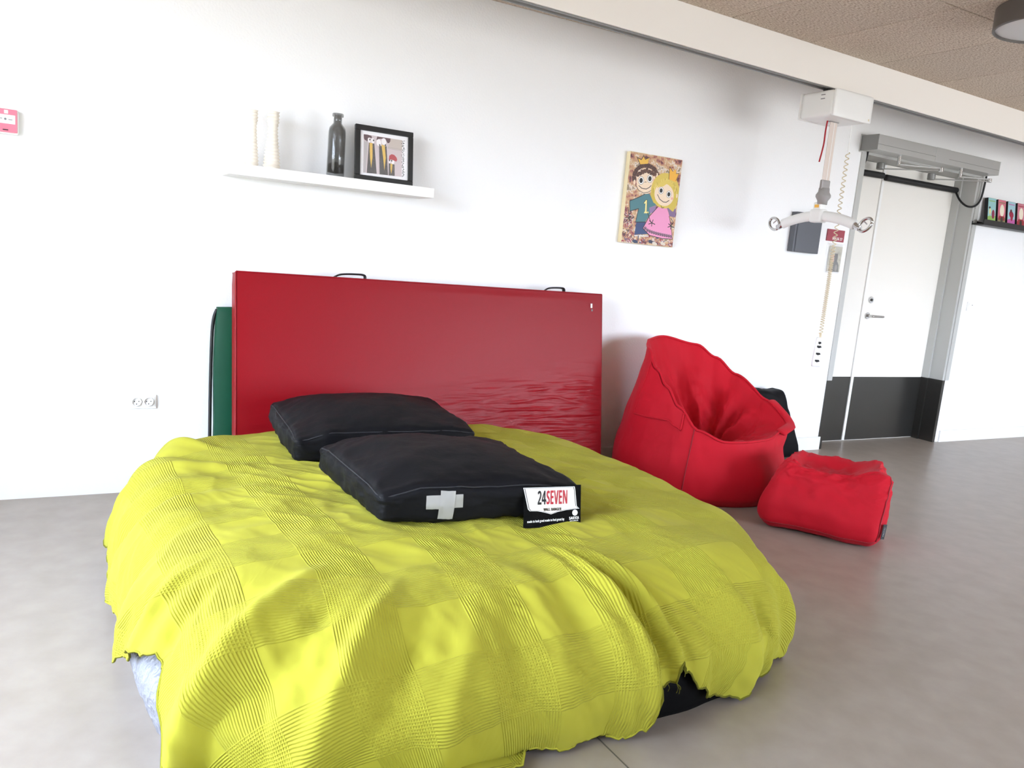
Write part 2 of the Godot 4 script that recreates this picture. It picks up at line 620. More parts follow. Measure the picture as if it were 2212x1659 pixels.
# ------------------------------------------------------------------ door
func build_door() -> void:
	var x0 := 5.065
	var x1 := 6.53
	var d := struct_node("door_1", "white double door with dark steel kick plates and grey frame", "door", Vector3(0, 0, 0))
	# frame: casing strips on the wall face and lining of the reveal
	part("casing", rbox(Vector3(0.05, 1.72, 0.012), 0.002), M.grey_frame, d, Vector3(x0 + 0.012, 1.4, 0.004))
	part("casing", rbox(Vector3(0.05, 1.72, 0.012), 0.002), M.grey_frame, d, Vector3(x1 + 0.02, 1.4, 0.004))
	part("lining", boxes([[Vector3(x1 - 0.03, 0.54, -0.25), Vector3(x1, 2.26, -0.0)], [Vector3(x1 + 0.0, 0.54, -0.0), Vector3(x1 + 0.001, 2.26, 0.004)]]), M.grey_frame, d)
	part("lining", boxes([[Vector3(x1 - 0.05, 0.54, -0.25), Vector3(x1 - 0.03, 2.26, -0.12)]]), M.grey_frame, d)
	part("lining", boxes([[Vector3(x0, 0.0, -0.25), Vector3(x0 + 0.03, 2.26, -0.002)]]), M.grey_frame, d)
	part("lining", boxes([[Vector3(x0 + 0.03, 2.225, -0.25), Vector3(x1 - 0.03, 2.26, -0.002)]]), M.grey_frame, d)
	part("jamb_kick_plate", boxes([[Vector3(x1 - 0.034, 0.0, -0.25), Vector3(x1 - 0.0, 0.54, 0.006)], [Vector3(x1 - 0.054, 0.0, -0.25), Vector3(x1 - 0.03, 0.54, -0.12)]]), M.steel_kick, d)
	part("jamb_kick_plate", boxes([[Vector3(x0 - 0.012, 0.0, -0.25), Vector3(x0 + 0.034, 0.54, 0.006)]]), M.steel_kick, d)
	# leaves
	part("side_leaf", rbox(Vector3(0.47, 2.22, 0.045), 0.003), M.door_white, d, Vector3(5.34, 1.112, -0.21))
	part("main_leaf", rbox(Vector3(0.93, 2.22, 0.045), 0.003), M.door_white, d, Vector3(6.052, 1.112, -0.205))
	part("edge_strip", rbox(Vector3(0.028, 2.21, 0.02), 0.003), M.white_paint, d, Vector3(5.576, 1.112, -0.185))
	part("kick_plate", rbox(Vector3(0.46, 0.53, 0.003), 0.001), M.steel_kick, d, Vector3(5.335, 0.272, -0.186))
	part("kick_plate", rbox(Vector3(0.9, 0.53, 0.003), 0.001), M.steel_kick, d, Vector3(6.05, 0.272, -0.181))
	# handle and lock
	var hd := part("handle_rose", cyl(0.026, 0.01), M.chrome, d, Vector3(5.64, 1.04, -0.182), Vector3(PI / 2.0, 0, 0))
	part("lever", tube(curve([Vector3(0, 0, 0), Vector3(0, 0.045, 0), Vector3(0.02, 0.055, 0), Vector3(0.13, 0.056, 0)], 6), 0.0095, 10), M.chrome, hd)
	var lk := part("lock_rose", cyl(0.026, 0.012), M.chrome, d, Vector3(5.652, 1.168, -0.182), Vector3(PI / 2.0, 0, 0))
	part("cylinder", cyl(0.011, 0.008), M.steel_kick, lk, Vector3(0, 0.01, 0))
	# black rubber safety strips on the leaves, with their cables
	part("safety_strip", tube([Vector3(5.22, 2.125, -0.16), Vector3(5.535, 2.13, -0.16)], 0.024, 12), M.black_rubber, d)
	part("safety_strip", tube([Vector3(5.57, 2.12, -0.155), Vector3(6.5, 2.125, -0.155)], 0.024, 12), M.black_rubber, d)
	part("cable", tube(curve([Vector3(5.1, 2.25, 0.02), Vector3(5.115, 2.19, 0.0), Vector3(5.13, 2.13, -0.03), Vector3(5.11, 2.08, -0.01), Vector3(5.095, 2.035, 0.0)], 6), 0.007, 8), M.black_rubber, d)
	part("cable", tube(curve([Vector3(6.47, 2.11, -0.15), Vector3(6.44, 2.035, -0.08), Vector3(6.46, 1.99, -0.02), Vector3(6.51, 2.005, 0.02), Vector3(6.545, 2.08, 0.03), Vector3(6.545, 2.24, 0.04)], 8), 0.008, 8), M.black_rubber, d)
	# swing-door operator above
	var op := thing("door_operator", "grey aluminium automatic door opener box mounted above the door", "door opener", Vector3(5.03, 2.24, 0))
	part("housing", rbox(Vector3(1.495, 0.105, 0.145), 0.003), M.aluminium, op, Vector3(0.7475, 0.0525, 0.0755))
	part("end_cap", rbox(Vector3(0.006, 0.107, 0.147), 0.002), M.aluminium_dark, op, Vector3(-0.001, 0.0525, 0.0755))
	part("end_cap", rbox(Vector3(0.006, 0.107, 0.147), 0.002), M.aluminium, op, Vector3(1.496, 0.0525, 0.0755))
	part("cover_groove", rbox(Vector3(1.49, 0.003, 0.002), 0.0004), M.aluminium_dark, op, Vector3(0.7475, 0.038, 0.1485))
	part("centre_cover", rbox(Vector3(0.165, 0.106, 0.003), 0.001), M.aluminium, op, Vector3(0.748, 0.0528, 0.1488))
	part("back_plate", rbox(Vector3(1.53, 0.125, 0.006), 0.001), M.grey_frame, op, Vector3(0.755, 0.054, 0.0035))
	for a in [[0.32, 0.10, 0.62, 0.24, 0.36, -0.08], [1.06, 0.11, 1.27, 0.22, 1.0, -0.09]]:
		var sp := part("spindle", cyl(0.013, 0.075), M.chrome, op, Vector3(a[0], -0.07, a[1]))
		part("arm", tube([Vector3(a[0], -0.062, a[1]), Vector3(a[2], -0.062, a[3])], 0.011, 8, 0.5), M.aluminium, op)
		part("arm", tube([Vector3(a[2], -0.075, a[3]), Vector3(a[4], -0.08, a[5])], 0.011, 8, 0.5), M.aluminium, op)
		part("elbow", cyl(0.017, 0.03), M.chrome, op, Vector3(a[2], -0.085, a[3]))
		part("door_bracket", cyl(0.03, 0.05), M.aluminium_dark, op, Vector3(a[4], -0.085, a[5]))
		sp.set_meta("label", "short steel spindle")

# ------------------------------------------------------------------ floor bed and blanket
var round_by_angle := [[-180, 0.24], [-135, 0.2], [-90, 0.15], [-45, 0.13], [0, 0.12], [25, 0.14], [45, 0.24], [70, 0.36], [90, 0.42], [115, 0.42], [135, 0.36], [160, 0.28], [180, 0.24]]

func edge_setup(deg: float, top: float, mid: float, tuck: float) -> float:
	var rw := table(round_by_angle, deg)
	edge_e.clear()
	edge_y.clear()
	edge_l.clear()
	for i in 25:
		var t := PI / 2.0 * i / 24.0
		edge_e.append(rw * (1.0 - sin(t)))
		edge_y.append(mid + (top - mid) * cos(t))
	for i in range(1, 7):
		var k := i / 6.0
		edge_e.append(tuck * k * k)
		edge_y.append(mid * (1.0 - k))
	edge_l.append(0.0)
	for i in range(1, edge_e.size()):
		edge_l.append(edge_l[i - 1] + Vector2(edge_e[i], edge_y[i]).distance_to(Vector2(edge_e[i - 1], edge_y[i - 1])))
	return rw

func bed_radius(th: float) -> float:
	return 1.0 / pow(pow(absf(cos(th) / BA), 4.0) + pow(absf(sin(th) / BB), 4.0), 0.25)

# length along the edge at which the skin is y above the floor; below zero it lies out on the floor
func edge_at_height(y: float) -> float:
	var n := edge_l.size()
	if y <= 0.0:
		return edge_l[n - 1] - y
	for i in n - 1:
		if y >= edge_y[i + 1]:
			return lerpf(edge_l[i], edge_l[i + 1], clampf((edge_y[i] - y) / maxf(edge_y[i] - edge_y[i + 1], 0.00001), 0.0, 1.0))
	return edge_l[n - 1]

# radial distance and height of the bed skin at cloth length s from the centre
func bed_skin(R: float, s: float, round_w: float, top: float) -> Vector2:
	var L0 := R - round_w
	if s <= L0:
		var k := s / L0
		return Vector2(s, top + 0.025 * (1.0 - k * k))
	var q := s - L0
	var n := edge_l.size()
	if q >= edge_l[n - 1]:
		return Vector2(R - edge_e[n - 1] + (q - edge_l[n - 1]), 0.0)
	for i in n - 1:
		if q <= edge_l[i + 1]:
			var k := (q - edge_l[i]) / (edge_l[i + 1] - edge_l[i])
			return Vector2(R - lerpf(edge_e[i], edge_e[i + 1], k), lerpf(edge_y[i], edge_y[i + 1], k))
	return Vector2(R, 0)

func build_bed() -> void:
	var TOP := 0.4
	var bed := thing("floor_bed", "low square bean filled floor bed in black and grey covers", "bed", Vector3(BC.x, 0, BC.y))
	# the cover: grey at the window side, black elsewhere
	var cn := noise(3.0, FastNoiseLite.TYPE_SIMPLEX_SMOOTH, 3, 44)
	for side in [["side_cover", 118.0, 242.0, M.grey_mattress_cover], ["cover", -118.0, 118.0, M.black_mattress_cover]]:
		var pts := PackedVector3Array()
		var uvs := PackedVector2Array()
		var cols := 120
		var rows := 40
		pts.resize(cols * rows)
		uvs.resize(cols * rows)
		for c in cols:
			var deg: float = lerpf(side[1], side[2], c / float(cols - 1))
			var th := deg_to_rad(deg)
			var R := bed_radius(th)
			var rw := edge_setup(wrapf(deg, -180.0, 180.0), TOP - 0.02, 0.14, 0.04)
			for r in rows:
				var s: float = lerpf(0.05, R - rw + edge_l[-1], pow(r / float(rows - 1), 0.6))
				var k := bed_skin(R, s, rw, TOP - 0.02)
				var rr := k.x - lerpf(0.012, 0.05, ss(0.13, 0.24, k.y)) + 0.012 * cn.get_noise_3d(cos(th) * 2.0, k.y * 3.0, sin(th) * 2.0) * ss(0.6, 1.0, s)
				pts[r * cols + c] = Vector3(cos(th) * rr, maxf(k.y - 0.02, 0.0), sin(th) * rr)
				uvs[r * cols + c] = Vector2(th, s)
		part(side[0], grid_mesh(pts, uvs, rows, cols, false, true), side[3], bed)
	# blanket
	var TH := 720
	var SN := 180
	var pts := PackedVector3Array()
	var uvs := PackedVector2Array()
	pts.resize(TH * SN)
	uvs.resize(TH * SN)
	# height of the hem above the floor by angle; below zero the cloth runs out over the floor
	var hem := [[-180, 0.1], [-150, 0.12], [-120, 0.1], [-90, 0.12], [-60, 0.1], [-30, 0.1], [0, 0.08], [20, 0.06], [30, 0.03], [36, -0.03], [42, -0.05], [46, 0.0], [50, 0.02], [53, 0.01], [54.2, 0.07], [55.5, 0.02], [60, 0.015], [66, 0.035], [69.5, 0.09], [72, 0.14], [74.2, 0.19], [75, 0.13], [77, 0.125], [79.2, 0.14], [80.4, 0.04], [84, 0.01], [88, 0.0], [94, 0.015], [98, 0.02], [101, -0.06], [112, -0.2], [126, -0.2], [136, -0.12], [140, 0.0], [142, 0.1], [143.5, 0.155], [145, 0.21], [148, 0.22], [152, 0.2], [158, 0.12], [164, 0.07], [172, 0.1], [180, 0.1]]
	# long soft folds: angle at start, angle at end, q start, q end, width (m), height (m)
	var folds := [
		[132.0, 141.0, -0.1, 0.66, 0.05, 0.055],
		[126.0, 134.5, -0.02, 0.64, 0.06, -0.034],
		[119.0, 127.0, 0.0, 0.7, 0.045, 0.04],
		[112.0, 120.0, 0.08, 0.6, 0.05, -0.024],
		[106.0, 112.0, 0.12, 0.7, 0.05, 0.026],
		[101.0, 103.0, 0.2, 0.7, 0.05, -0.026],
		[146.0, 147.0, 0.06, 0.5, 0.04, -0.034],
		[152.5, 152.0, 0.05, 0.5, 0.03, 0.04],
		[158.0, 157.0, 0.1, 0.5, 0.03, -0.022],
		[163.0, 162.0, 0.12, 0.5, 0.03, 0.02],
		[97.0, 92.0, 0.0, 0.6, 0.05, 0.018],
		[92.0, 86.0, 0.05, 0.6, 0.035, -0.016],
		[88.0, 82.5, -0.1, 0.55, 0.035, 0.018],
		[83.5, 79.5, -0.14, 0.6, 0.028, 0.034],
		[79.5, 76.5, -0.1, 0.55, 0.02, -0.034],
		[75.5, 74.2, -0.06, 0.45, 0.016, 0.026],
		[68.0, 66.0, 0.2, 0.6, 0.05, -0.018],
		[60.0, 58.0, 0.1, 0.6, 0.06, 0.022],
		[55.0, 54.0, 0.22, 0.6, 0.022, -0.03],
		[46.0, 42.0, 0.12, 0.6, 0.05, 0.03],
		[36.0, 37.0, 0.1, 0.45, 0.05, -0.014],
		[24.0, 26.0, 0.05, 0.4, 0.06, 0.012],
		[199.0, 190.0, -0.35, 0.25, 0.04, 0.016],
		[207.0, 203.0, -0.4, 0.3, 0.045, 0.024],
		[214.0, 218.0, -0.45, 0.2, 0.05, -0.022],
		[186.0, 178.0, -0.25, 0.4, 0.05, 0.016],
		[193.0, 184.0, -0.3, 0.35, 0.035, -0.014],
		[171.0, 168.0, -0.2, 0.45, 0.04, -0.012],
		[222.0, 226.0, -0.3, 0.3, 0.04, 0.022]]
	var n1 := noise(1.3, FastNoiseLite.TYPE_SIMPLEX_SMOOTH, 2, 51)
	var n2 := noise(3.6, FastNoiseLite.TYPE_SIMPLEX_SMOOTH, 2, 52)
	n2.fractal_type = FastNoiseLite.FRACTAL_RIDGED
	var n3 := noise(6.0, FastNoiseLite.TYPE_SIMPLEX_SMOOTH, 2, 57)
	for c in TH:
		var deg := -180.0 + 360.0 * c / TH
		var th := deg_to_rad(deg)
		var R := bed_radius(th)
		var rw := edge_setup(deg, TOP, 0.14, 0.03)
		var L0 := R - rw
		var smax: float = L0 + edge_at_height(table(hem, deg)) + 0.004 * sin(deg * 1.9) + 0.003 * sin(deg * 4.7)
		var dir := Vector2(cos(th), sin(th))
		for r in SN:
			var s := smax * pow(r / float(SN - 1), 0.8)
			var q := s - L0
			var k := bed_skin(R, s, rw, TOP)
			var k2 := bed_skin(R, s + 0.01, rw, TOP)
			var t := (k2 - k).normalized()
			var nrm := Vector2(-t.y, t.x)          # outward and up
			var disp := 0.0
			for f in folds:
				if q < f[2] - 0.02:
					continue
				var u: float = clampf((q - f[2]) / (f[3] - f[2]), 0.0, 1.0)
				var dth: float = deg - lerpf(f[0], f[1], u)
				dth = wrapf(dth, -180.0, 180.0)
				if absf(dth) > 14.0:
					continue
				var w: float = f[4] * (0.55 + 0.6 * u)
				var x: float = deg_to_rad(dth) * k.x / w
				disp += f[5] * ss(0.0, 0.55, u) * exp(-x * x)
			var px := dir.x * k.x
			var pz := dir.y * k.x
			disp += 0.012 * n1.get_noise_2d(px * 2.0 + 3.0, pz * 2.0) + 0.007 * n2.get_noise_2d(px * 0.7 + pz * 0.5, (pz - px) * 1.3) * ss(1.25, 0.5, s)
			disp += ss(0.05, 0.3, q) * 0.008 * n3.get_noise_2d(th * 2.2 + q * 1.2, q * 0.9)
			disp += ss(0.1, 0.5, q) * (0.008 * sin(deg * 0.31 + 1.0) + 0.006 * sin(deg * 0.73 + q * 3.0))
			# outward drift so the cloth hangs free of the bed towards the hem
			disp += 0.015 * ss(0.3, 0.5, q)
			disp = maxf(disp, lerpf(0.006, -0.034, ss(0.13, 0.25, k.y)))
			var rr := k.x + nrm.x * disp
			var yy := k.y + nrm.y * disp
			if k.y <= 0.0:
				yy = 0.006 + maxf(disp, 0.0) * 0.8 + 0.012 * (0.5 + 0.5 * sin(deg * 0.6 + q * 9.0))
			pts[r * TH + c] = Vector3(dir.x * rr, maxf(yy + 0.012, 0.006), dir.y * rr)
			var uv := (dir * s).rotated(0.06 + 0.05 * sin(th * 2.0) * ss(0.0, 0.4, q)) / 0.336
			uvs[r * TH + c] = uv
	var bl := thing("blanket", "lime green waffle woven blanket draped over the floor bed", "blanket", Vector3(BC.x, 0, BC.y))
	part("cloth", grid_mesh(pts, uvs, SN, TH, true, true), M.lime_blanket, bl)
	# hem turned over: a thin rolled edge
	var rim: Array = []
	for c in TH:
		rim.append(pts[(SN - 1) * TH + c])
	rim.append(rim[0])
	part("hem", tube(rim, 0.0035, 6), M.lime_blanket, bl)
	# loose threads at the tear
	var rng := RandomNumberGenerator.new()
	rng.seed = 5
	var ti := int((74.6 + 180.0) / 360.0 * TH)
	for i in 9:
		var a: Vector3 = rim[ti + int(rng.randf_range(-4, 5))]
		var d := Vector3(rng.randf_range(-0.014, 0.014), -rng.randf_range(0.012, 0.03), rng.randf_range(0.0, 0.01))
		part("loose_thread", tube(curve([a, a + d * 0.5 + Vector3(0.003, 0, 0.004), a + d], 4), 0.0009, 5), M.lime_blanket, bl)

# ------------------------------------------------------------------ gym mats
func build_mats() -> void:
	var tilt := -0.165
	var w := 2.1
	var h := 1.1
	var t := 0.1
	var m := thing("gym_mat", "large red vinyl gym mat standing against wall behind the bed", "mat", Vector3(1.73, 0.0, 0.29))
	var bm := part("panel", softbox(Vector3(w / 2.0, h / 2.0, t / 2.0), 0.012, 10, func(_c: Vector3, p: Vector3) -> Vector3: return p), M.red_vinyl, m, Vector3(0, h / 2.0 * cos(tilt), h / 2.0 * sin(tilt)), Vector3(tilt, 0, 0))
	# front skin with slack horizontal creases in its lower half
	var wn := noise(1.0, FastNoiseLite.TYPE_SIMPLEX_SMOOTH, 3, 61)
	wn.fractal_type = FastNoiseLite.FRACTAL_RIDGED
	var w2 := noise(1.0, FastNoiseLite.TYPE_SIMPLEX_SMOOTH, 2, 67)
	var sp := PackedVector3Array()
	var su := PackedVector2Array()
	var SR := 300
	var SC := 110
	for r in SR:
		for c in SC:
			var cx := -1.0 + 2.0 * c / (SC - 1.0)
			var cy := 1.0 - 2.0 * r / (SR - 1.0)
			var x := cx * (w / 2.0 - 0.008)
			var y := cy * (h / 2.0 - 0.008)
			var low := ss(0.25 + 0.25 * cx, -0.35 + 0.2 * cx, cy) * (0.35 + 0.65 * ss(-0.7, 0.7, cx))
			var edge := ss(1.0, 0.95, absf(cx)) * ss(1.0, 0.92, absf(cy))
			var z := t / 2.0 + 0.0006 + edge * (0.0015 + 0.002 * w2.get_noise_2d(x * 0.8, y * 1.2) + low * 0.0052 * wn.get_noise_2d(x * 1.7 + y * 1.5, y * 15.0 - x * 0.9))
			sp.append(Vector3(x, y, z))
			su.append(Vector2(cx, cy))
	part("front_skin", grid_mesh(sp, su, SR, SC, false, false), M.red_vinyl, bm)
	var seam: Array = []
	for p in [[-1, -1], [1, -1], [1, 1], [-1, 1], [-1, -1]]:
		seam.append(Vector3(p[0] * (w / 2.0 - 0.004), p[1] * (h / 2.0 - 0.004), t / 2.0 - 0.004))
	for i in 4:
		part("piping", tube([seam[i], seam[i + 1]], 0.004, 8), M.red_vinyl, bm)
	part("piping", tube([Vector3(-w / 2.0 + 0.004, h / 2.0 - 0.004, -t / 2.0 + 0.004), Vector3(w / 2.0 - 0.004, h / 2.0 - 0.004, -t / 2.0 + 0.004)], 0.004, 8), M.red_vinyl, bm)
	for x in [-0.49, 0.735]:
		var L := 0.17 if x < 0.0 else 0.14
		part("handle_strap", tube(curve([Vector3(x - L / 2.0, h / 2.0 - 0.004, 0), Vector3(x - L * 0.25, h / 2.0 + 0.018, 0.006), Vector3(x + L * 0.25, h / 2.0 + 0.024, 0.006), Vector3(x + L * 0.48, h / 2.0 + 0.02, 0.004), Vector3(x + L / 2.0, h / 2.0 - 0.004, 0)], 6), 0.012, 8, 0.4), M.black_rubber, bm)
	var lg := part("stamped_mark", rbox(Vector3(0.012, 0.026, 0.001), 0.0003), M.ink_white, bm, Vector3(0.965, 0.475, 0.0575))
	part("stamped_letters", rbox(Vector3(0.01, 0.012, 0.001), 0.0003), M.ink_grey, lg, Vector3(0.004, -0.026, 0))
	# green mat behind it
	var g := thing("gym_mat", "dark green vinyl mat leaning behind the large red mat", "mat", Vector3(1.5, 0.0, 0.045))
	var gm := part("panel", softbox(Vector3(0.885, 0.455, 0.032), 0.014, 10, func(cu: Vector3, p: Vector3) -> Vector3: return p + Vector3(-0.004 * sin(p.y * 9.0) if cu.x < -0.9 else 0.0, 0, 0)), M.green_vinyl, g, Vector3(0, 0.456, 0.004), Vector3(-0.02, 0, 0))
	part("edge_strap", tube(curve([Vector3(-0.878, 0.44, 0.0), Vector3(-0.896, 0.36, 0.0), Vector3(-0.9, 0.1, 0.0), Vector3(-0.896, -0.3, 0.0), Vector3(-0.886, -0.44, 0)], 6), 0.008, 8), M.black_rubber, gm)

# ------------------------------------------------------------------ black cushions
func cushion(called: String, label: String, at: Vector3, turn: float, h: Vector3, sd: int, belly: float, lean := 0.0) -> Node3D:
	var n := noise(2.2, FastNoiseLite.TYPE_SIMPLEX_SMOOTH, 3, sd)
	var nr := noise(3.0, FastNoiseLite.TYPE_SIMPLEX_SMOOTH, 3, sd + 3)
	nr.fractal_type = FastNoiseLite.FRACTAL_RIDGED
	var warp := func(cu: Vector3, p: Vector3) -> Vector3:
		var q := p
		var dome := (1.0 - pow(absf(cu.x), 2.2)) * (1.0 - pow(absf(cu.z), 2.2))
		if cu.y > -0.99:
			q.y += belly * dome * (cu.y * 0.5 + 0.5)
		# side walls bulge, corners pull in
		var side := 1.0 - cu.y * cu.y
		q.x += signf(cu.x) * 0.012 * side * (1.0 - cu.z * cu.z) * ss(0.6, 1.0, absf(cu.x))
		q.z += signf(cu.z) * 0.012 * side * (1.0 - cu.x * cu.x) * ss(0.6, 1.0, absf(cu.z))
		var corner := ss(0.6, 1.0, absf(cu.x)) * ss(0.6, 1.0, absf(cu.z))
		q.y -= 0.012 * corner * ss(-0.5, 1.0, cu.y)
		# slack wrinkles, stronger near the rims
		var rimk := maxf(ss(0.45, 1.0, absf(cu.x)), ss(0.45, 1.0, absf(cu.z)))
		var d := 0.012 * n.get_noise_3d(p.x * 1.5, p.y * 2.0, p.z * 1.5) + 0.008 * rimk * nr.get_noise_3d(p.x * 2.5, p.y * 3.0, p.z * 2.5)
		q += Vector3(cu.x, cu.y, cu.z).normalized() * d
		q.x += lean * cu.z
		# slumped outer corner
		q.y -= 0.02 * ss(0.5, 1.0, -cu.x) * ss(0.0, 1.0, cu.y)
		return q
	last_warp = warp
	var o := thing(called, label, "cushion", at, turn)
	part("cover", softbox(h, 0.022, 44, warp), M.black_fabric, o)
	# welted seams round the top and at the uprights
	var ring: Array = []
	var corners := [Vector2(-1, 1), Vector2(1, 1), Vector2(1, -1), Vector2(-1, -1), Vector2(-1, 1)]
	for i in 4:
		for k in 16:
			var c: Vector2 = (corners[i] as Vector2).lerp(corners[i + 1], k / 16.0)
			var cu := Vector3(c.x, 0.93, c.y)
			var hp := cu * h
			var inner := hp.clamp(-h + Vector3(0.022, 0.022, 0.022), h - Vector3(0.022, 0.022, 0.022))
			var p: Vector3 = inner + (hp - inner).normalized() * 0.0225
			ring.append(warp.call(cu, p))
	ring.append(ring[0])
	part("top_seam", tube(ring, 0.0024, 6), M.seam_thread, o)
	return o

func build_cushions() -> void:
	var h1 := Vector3(0.365, 0.062, 0.32)
	cushion("floor_cushion", "black fabric box cushion against the red mat, farther of the two", Vector3(1.13, 0.496, 0.85), -0.06, h1, 71, 0.065).rotation.x = 0.02
	var h2 := Vector3(0.335, 0.06, 0.315)
	var o := cushion("floor_cushion", "black box cushion with silver tape and printed label, nearer of the two", Vector3(1.15, 0.492, 1.6), -0.15, h2, 83, 0.06, 0.055)
	# silver tape following the front side
	for tp in [[-0.135, 0.012, 0.058, 0.02, 0.02, 0.0016], [-0.128, 0.002, 0.024, 0.043, -0.06, 0.0026]]:
		part("tape", tape_patch(h2, tp), M.duct_tape, o)
	# sewn-in label hanging down the front
	var lb := Node3D.new()
	lb.name = "brand_label"
	o.add_child(lb)
	lb.position = Vector3(0.275, 0.012, 0.336)
	lb.rotation = Vector3(-0.2, 0.02, 0.0)
	lb.scale = Vector3(1.08, 1.08, 1.0)
	part("label_ground", rbox(Vector3(0.19, 0.125, 0.0015), 0.0005), M.black_mattress_cover, lb, Vector3(0.005, -0.02, 0))
	var sh := PackedVector2Array([Vector2(-0.092, 0.038), Vector2(0.078, 0.038), Vector2(0.08, 0.03), Vector2(0.086, -0.022), Vector2(0.095, -0.03), Vector2(0.05, -0.033), Vector2(0.02, -0.038), Vector2(0.0, -0.044), Vector2(-0.02, -0.038), Vector2(-0.045, -0.033), Vector2(-0.07, -0.032), Vector2(-0.076, -0.026), Vector2(-0.09, 0.032)])
	part("label_border", plate(sh, 0.0006, 1.0), M.ink_white, lb, Vector3(0, 0, 0.0008))
	part("label_line", plate(sh, 0.0006, 0.965), M.ink_black, lb, Vector3(0, 0.0, 0.0012))
	part("label_field", plate(sh, 0.0006, 0.94), M.label_cloth, lb, Vector3(0, 0, 0.0016))
	lettering("24", 0.042, M.ink_black, lb, Vector3(-0.032, 0.006, 0.0026), Vector3.ZERO, 0.46, true)
	lettering("SEVEN", 0.042, M.ink_red, lb, Vector3(0.019, 0.006, 0.0026), Vector3.ZERO, 0.42, true)
	lettering("WALL BANGER", 0.0085, M.ink_black, lb, Vector3(0.004, -0.029, 0.0026), Vector3.ZERO, 0.75, true)
	lettering("made to look good made to feel great by", 0.0068, M.ink_white, lb, Vector3(-0.017, -0.062, 0.0012), Vector3(0, 0, 0.03), 0.68, true)
	part("round_logo", cyl(0.009, 0.0008, 24), M.ink_white, lb, Vector3(0.08, -0.042, 0.0008), Vector3(PI / 2.0, 0, 0))
	lettering("SAKVIA", 0.0085, M.ink_white, lb, Vector3(0.077, -0.058, 0.0012), Vector3(0, 0, 0.03), 0.85, true)
	lettering("www.sakvia.dk", 0.0035, M.ink_white, lb, Vector3(0.077, -0.066, 0.0012), Vector3(0, 0, 0.04), 0.9)

var last_warp: Callable

# patch of tape laid on a cushion's front: centre x, y, half width, half height, turn, lift
func tape_patch(h: Vector3, tp: Array) -> ArrayMesh:
	var pts := PackedVector3Array()
	var uvs := PackedVector2Array()
	for r in 9:
		for c in 13:
			var d := Vector2((c / 6.0 - 1.0) * tp[2], (1.0 - r / 4.0) * tp[3]).rotated(tp[4])
			var cu := Vector3((tp[0] + d.x) / h.x, (tp[1] + d.y) / h.y, 1.0)
			cu.y = clampf(cu.y, -1.0, 1.0)
			var hp := cu * h
			var inner := hp.clamp(-h + Vector3(0.022, 0.022, 0.022), h - Vector3(0.022, 0.022, 0.022))
			pts.append(last_warp.call(cu, inner + (hp - inner).normalized() * 0.022) + Vector3(0, 0, tp[5]))
			uvs.append(Vector2(c, r))
	return grid_mesh(pts, uvs, 9, 13, false, false)

func plate(outline: PackedVector2Array, t: float, k: float) -> ArrayMesh:
	var pv := PackedVector2Array()
	for p in outline:
		pv.append(p * k)
	var tri := Geometry2D.triangulate_polygon(pv)
	var st := SurfaceTool.new()
	st.begin(Mesh.PRIMITIVE_TRIANGLES)
	st.set_smooth_group(-1)
	for z in [t / 2.0, -t / 2.0]:
		for i in range(0, tri.size(), 3):
			var a := [tri[i], tri[i + 1], tri[i + 2]]
			var v0 := pv[a[0]]
			var turn := (pv[a[1]] - v0).cross(pv[a[2]] - v0)
			if (turn > 0.0) == (z > 0.0):
				a.reverse()
			for j in a:
				st.add_vertex(Vector3(pv[j].x, pv[j].y, z))
	for i in pv.size():
		var a := pv[i]
		var b := pv[(i + 1) % pv.size()]
		for v in [Vector3(a.x, a.y, t / 2.0), Vector3(b.x, b.y, t / 2.0), Vector3(b.x, b.y, -t / 2.0), Vector3(a.x, a.y, t / 2.0), Vector3(b.x, b.y, -t / 2.0), Vector3(a.x, a.y, -t / 2.0)]:
			st.add_vertex(v)
	st.generate_normals()
	return st.commit()

# ------------------------------------------------------------------ bean bags
var rim_h := [[-180, 0.70], [-158, 0.80], [-135, 0.835], [-100, 0.85], [-60, 0.81], [-40, 0.74], [-20, 0.65], [15, 0.53], [45, 0.42], [84, 0.375], [115, 0.365], [134, 0.41], [150, 0.52], [165, 0.62], [180, 0.70]]

func bag_outer(deg: float, k: float, n: FastNoiseLite) -> Vector3:
	# k: 0 at the floor, 1 at the rim
	var th := deg_to_rad(deg)
	var H := table(rim_h, deg)
	var y := H * k
	var R := 0.485 + 0.025 * sin(clampf(y / 0.3, 0.0, 1.0) * PI)
	R -= 0.02 * ss(0.05, 0.0, y)
	R -= 0.12 * ss(0.18, 0.85, y)
	# the low front lip leans out, right tip sticks out
	R += 0.05 * ss(0.6, 1.0, k) * exp(-pow((deg - 40.0) / 16.0, 2.0))
	R += 0.012 * n.get_noise_3d(cos(th) * 1.2, y * 1.5, sin(th) * 1.2)
	# flattened where it leans on the wall
	var p := Vector3(cos(th) * R, y, sin(th) * R)
	p.z = maxf(p.z, -0.5)
	return p

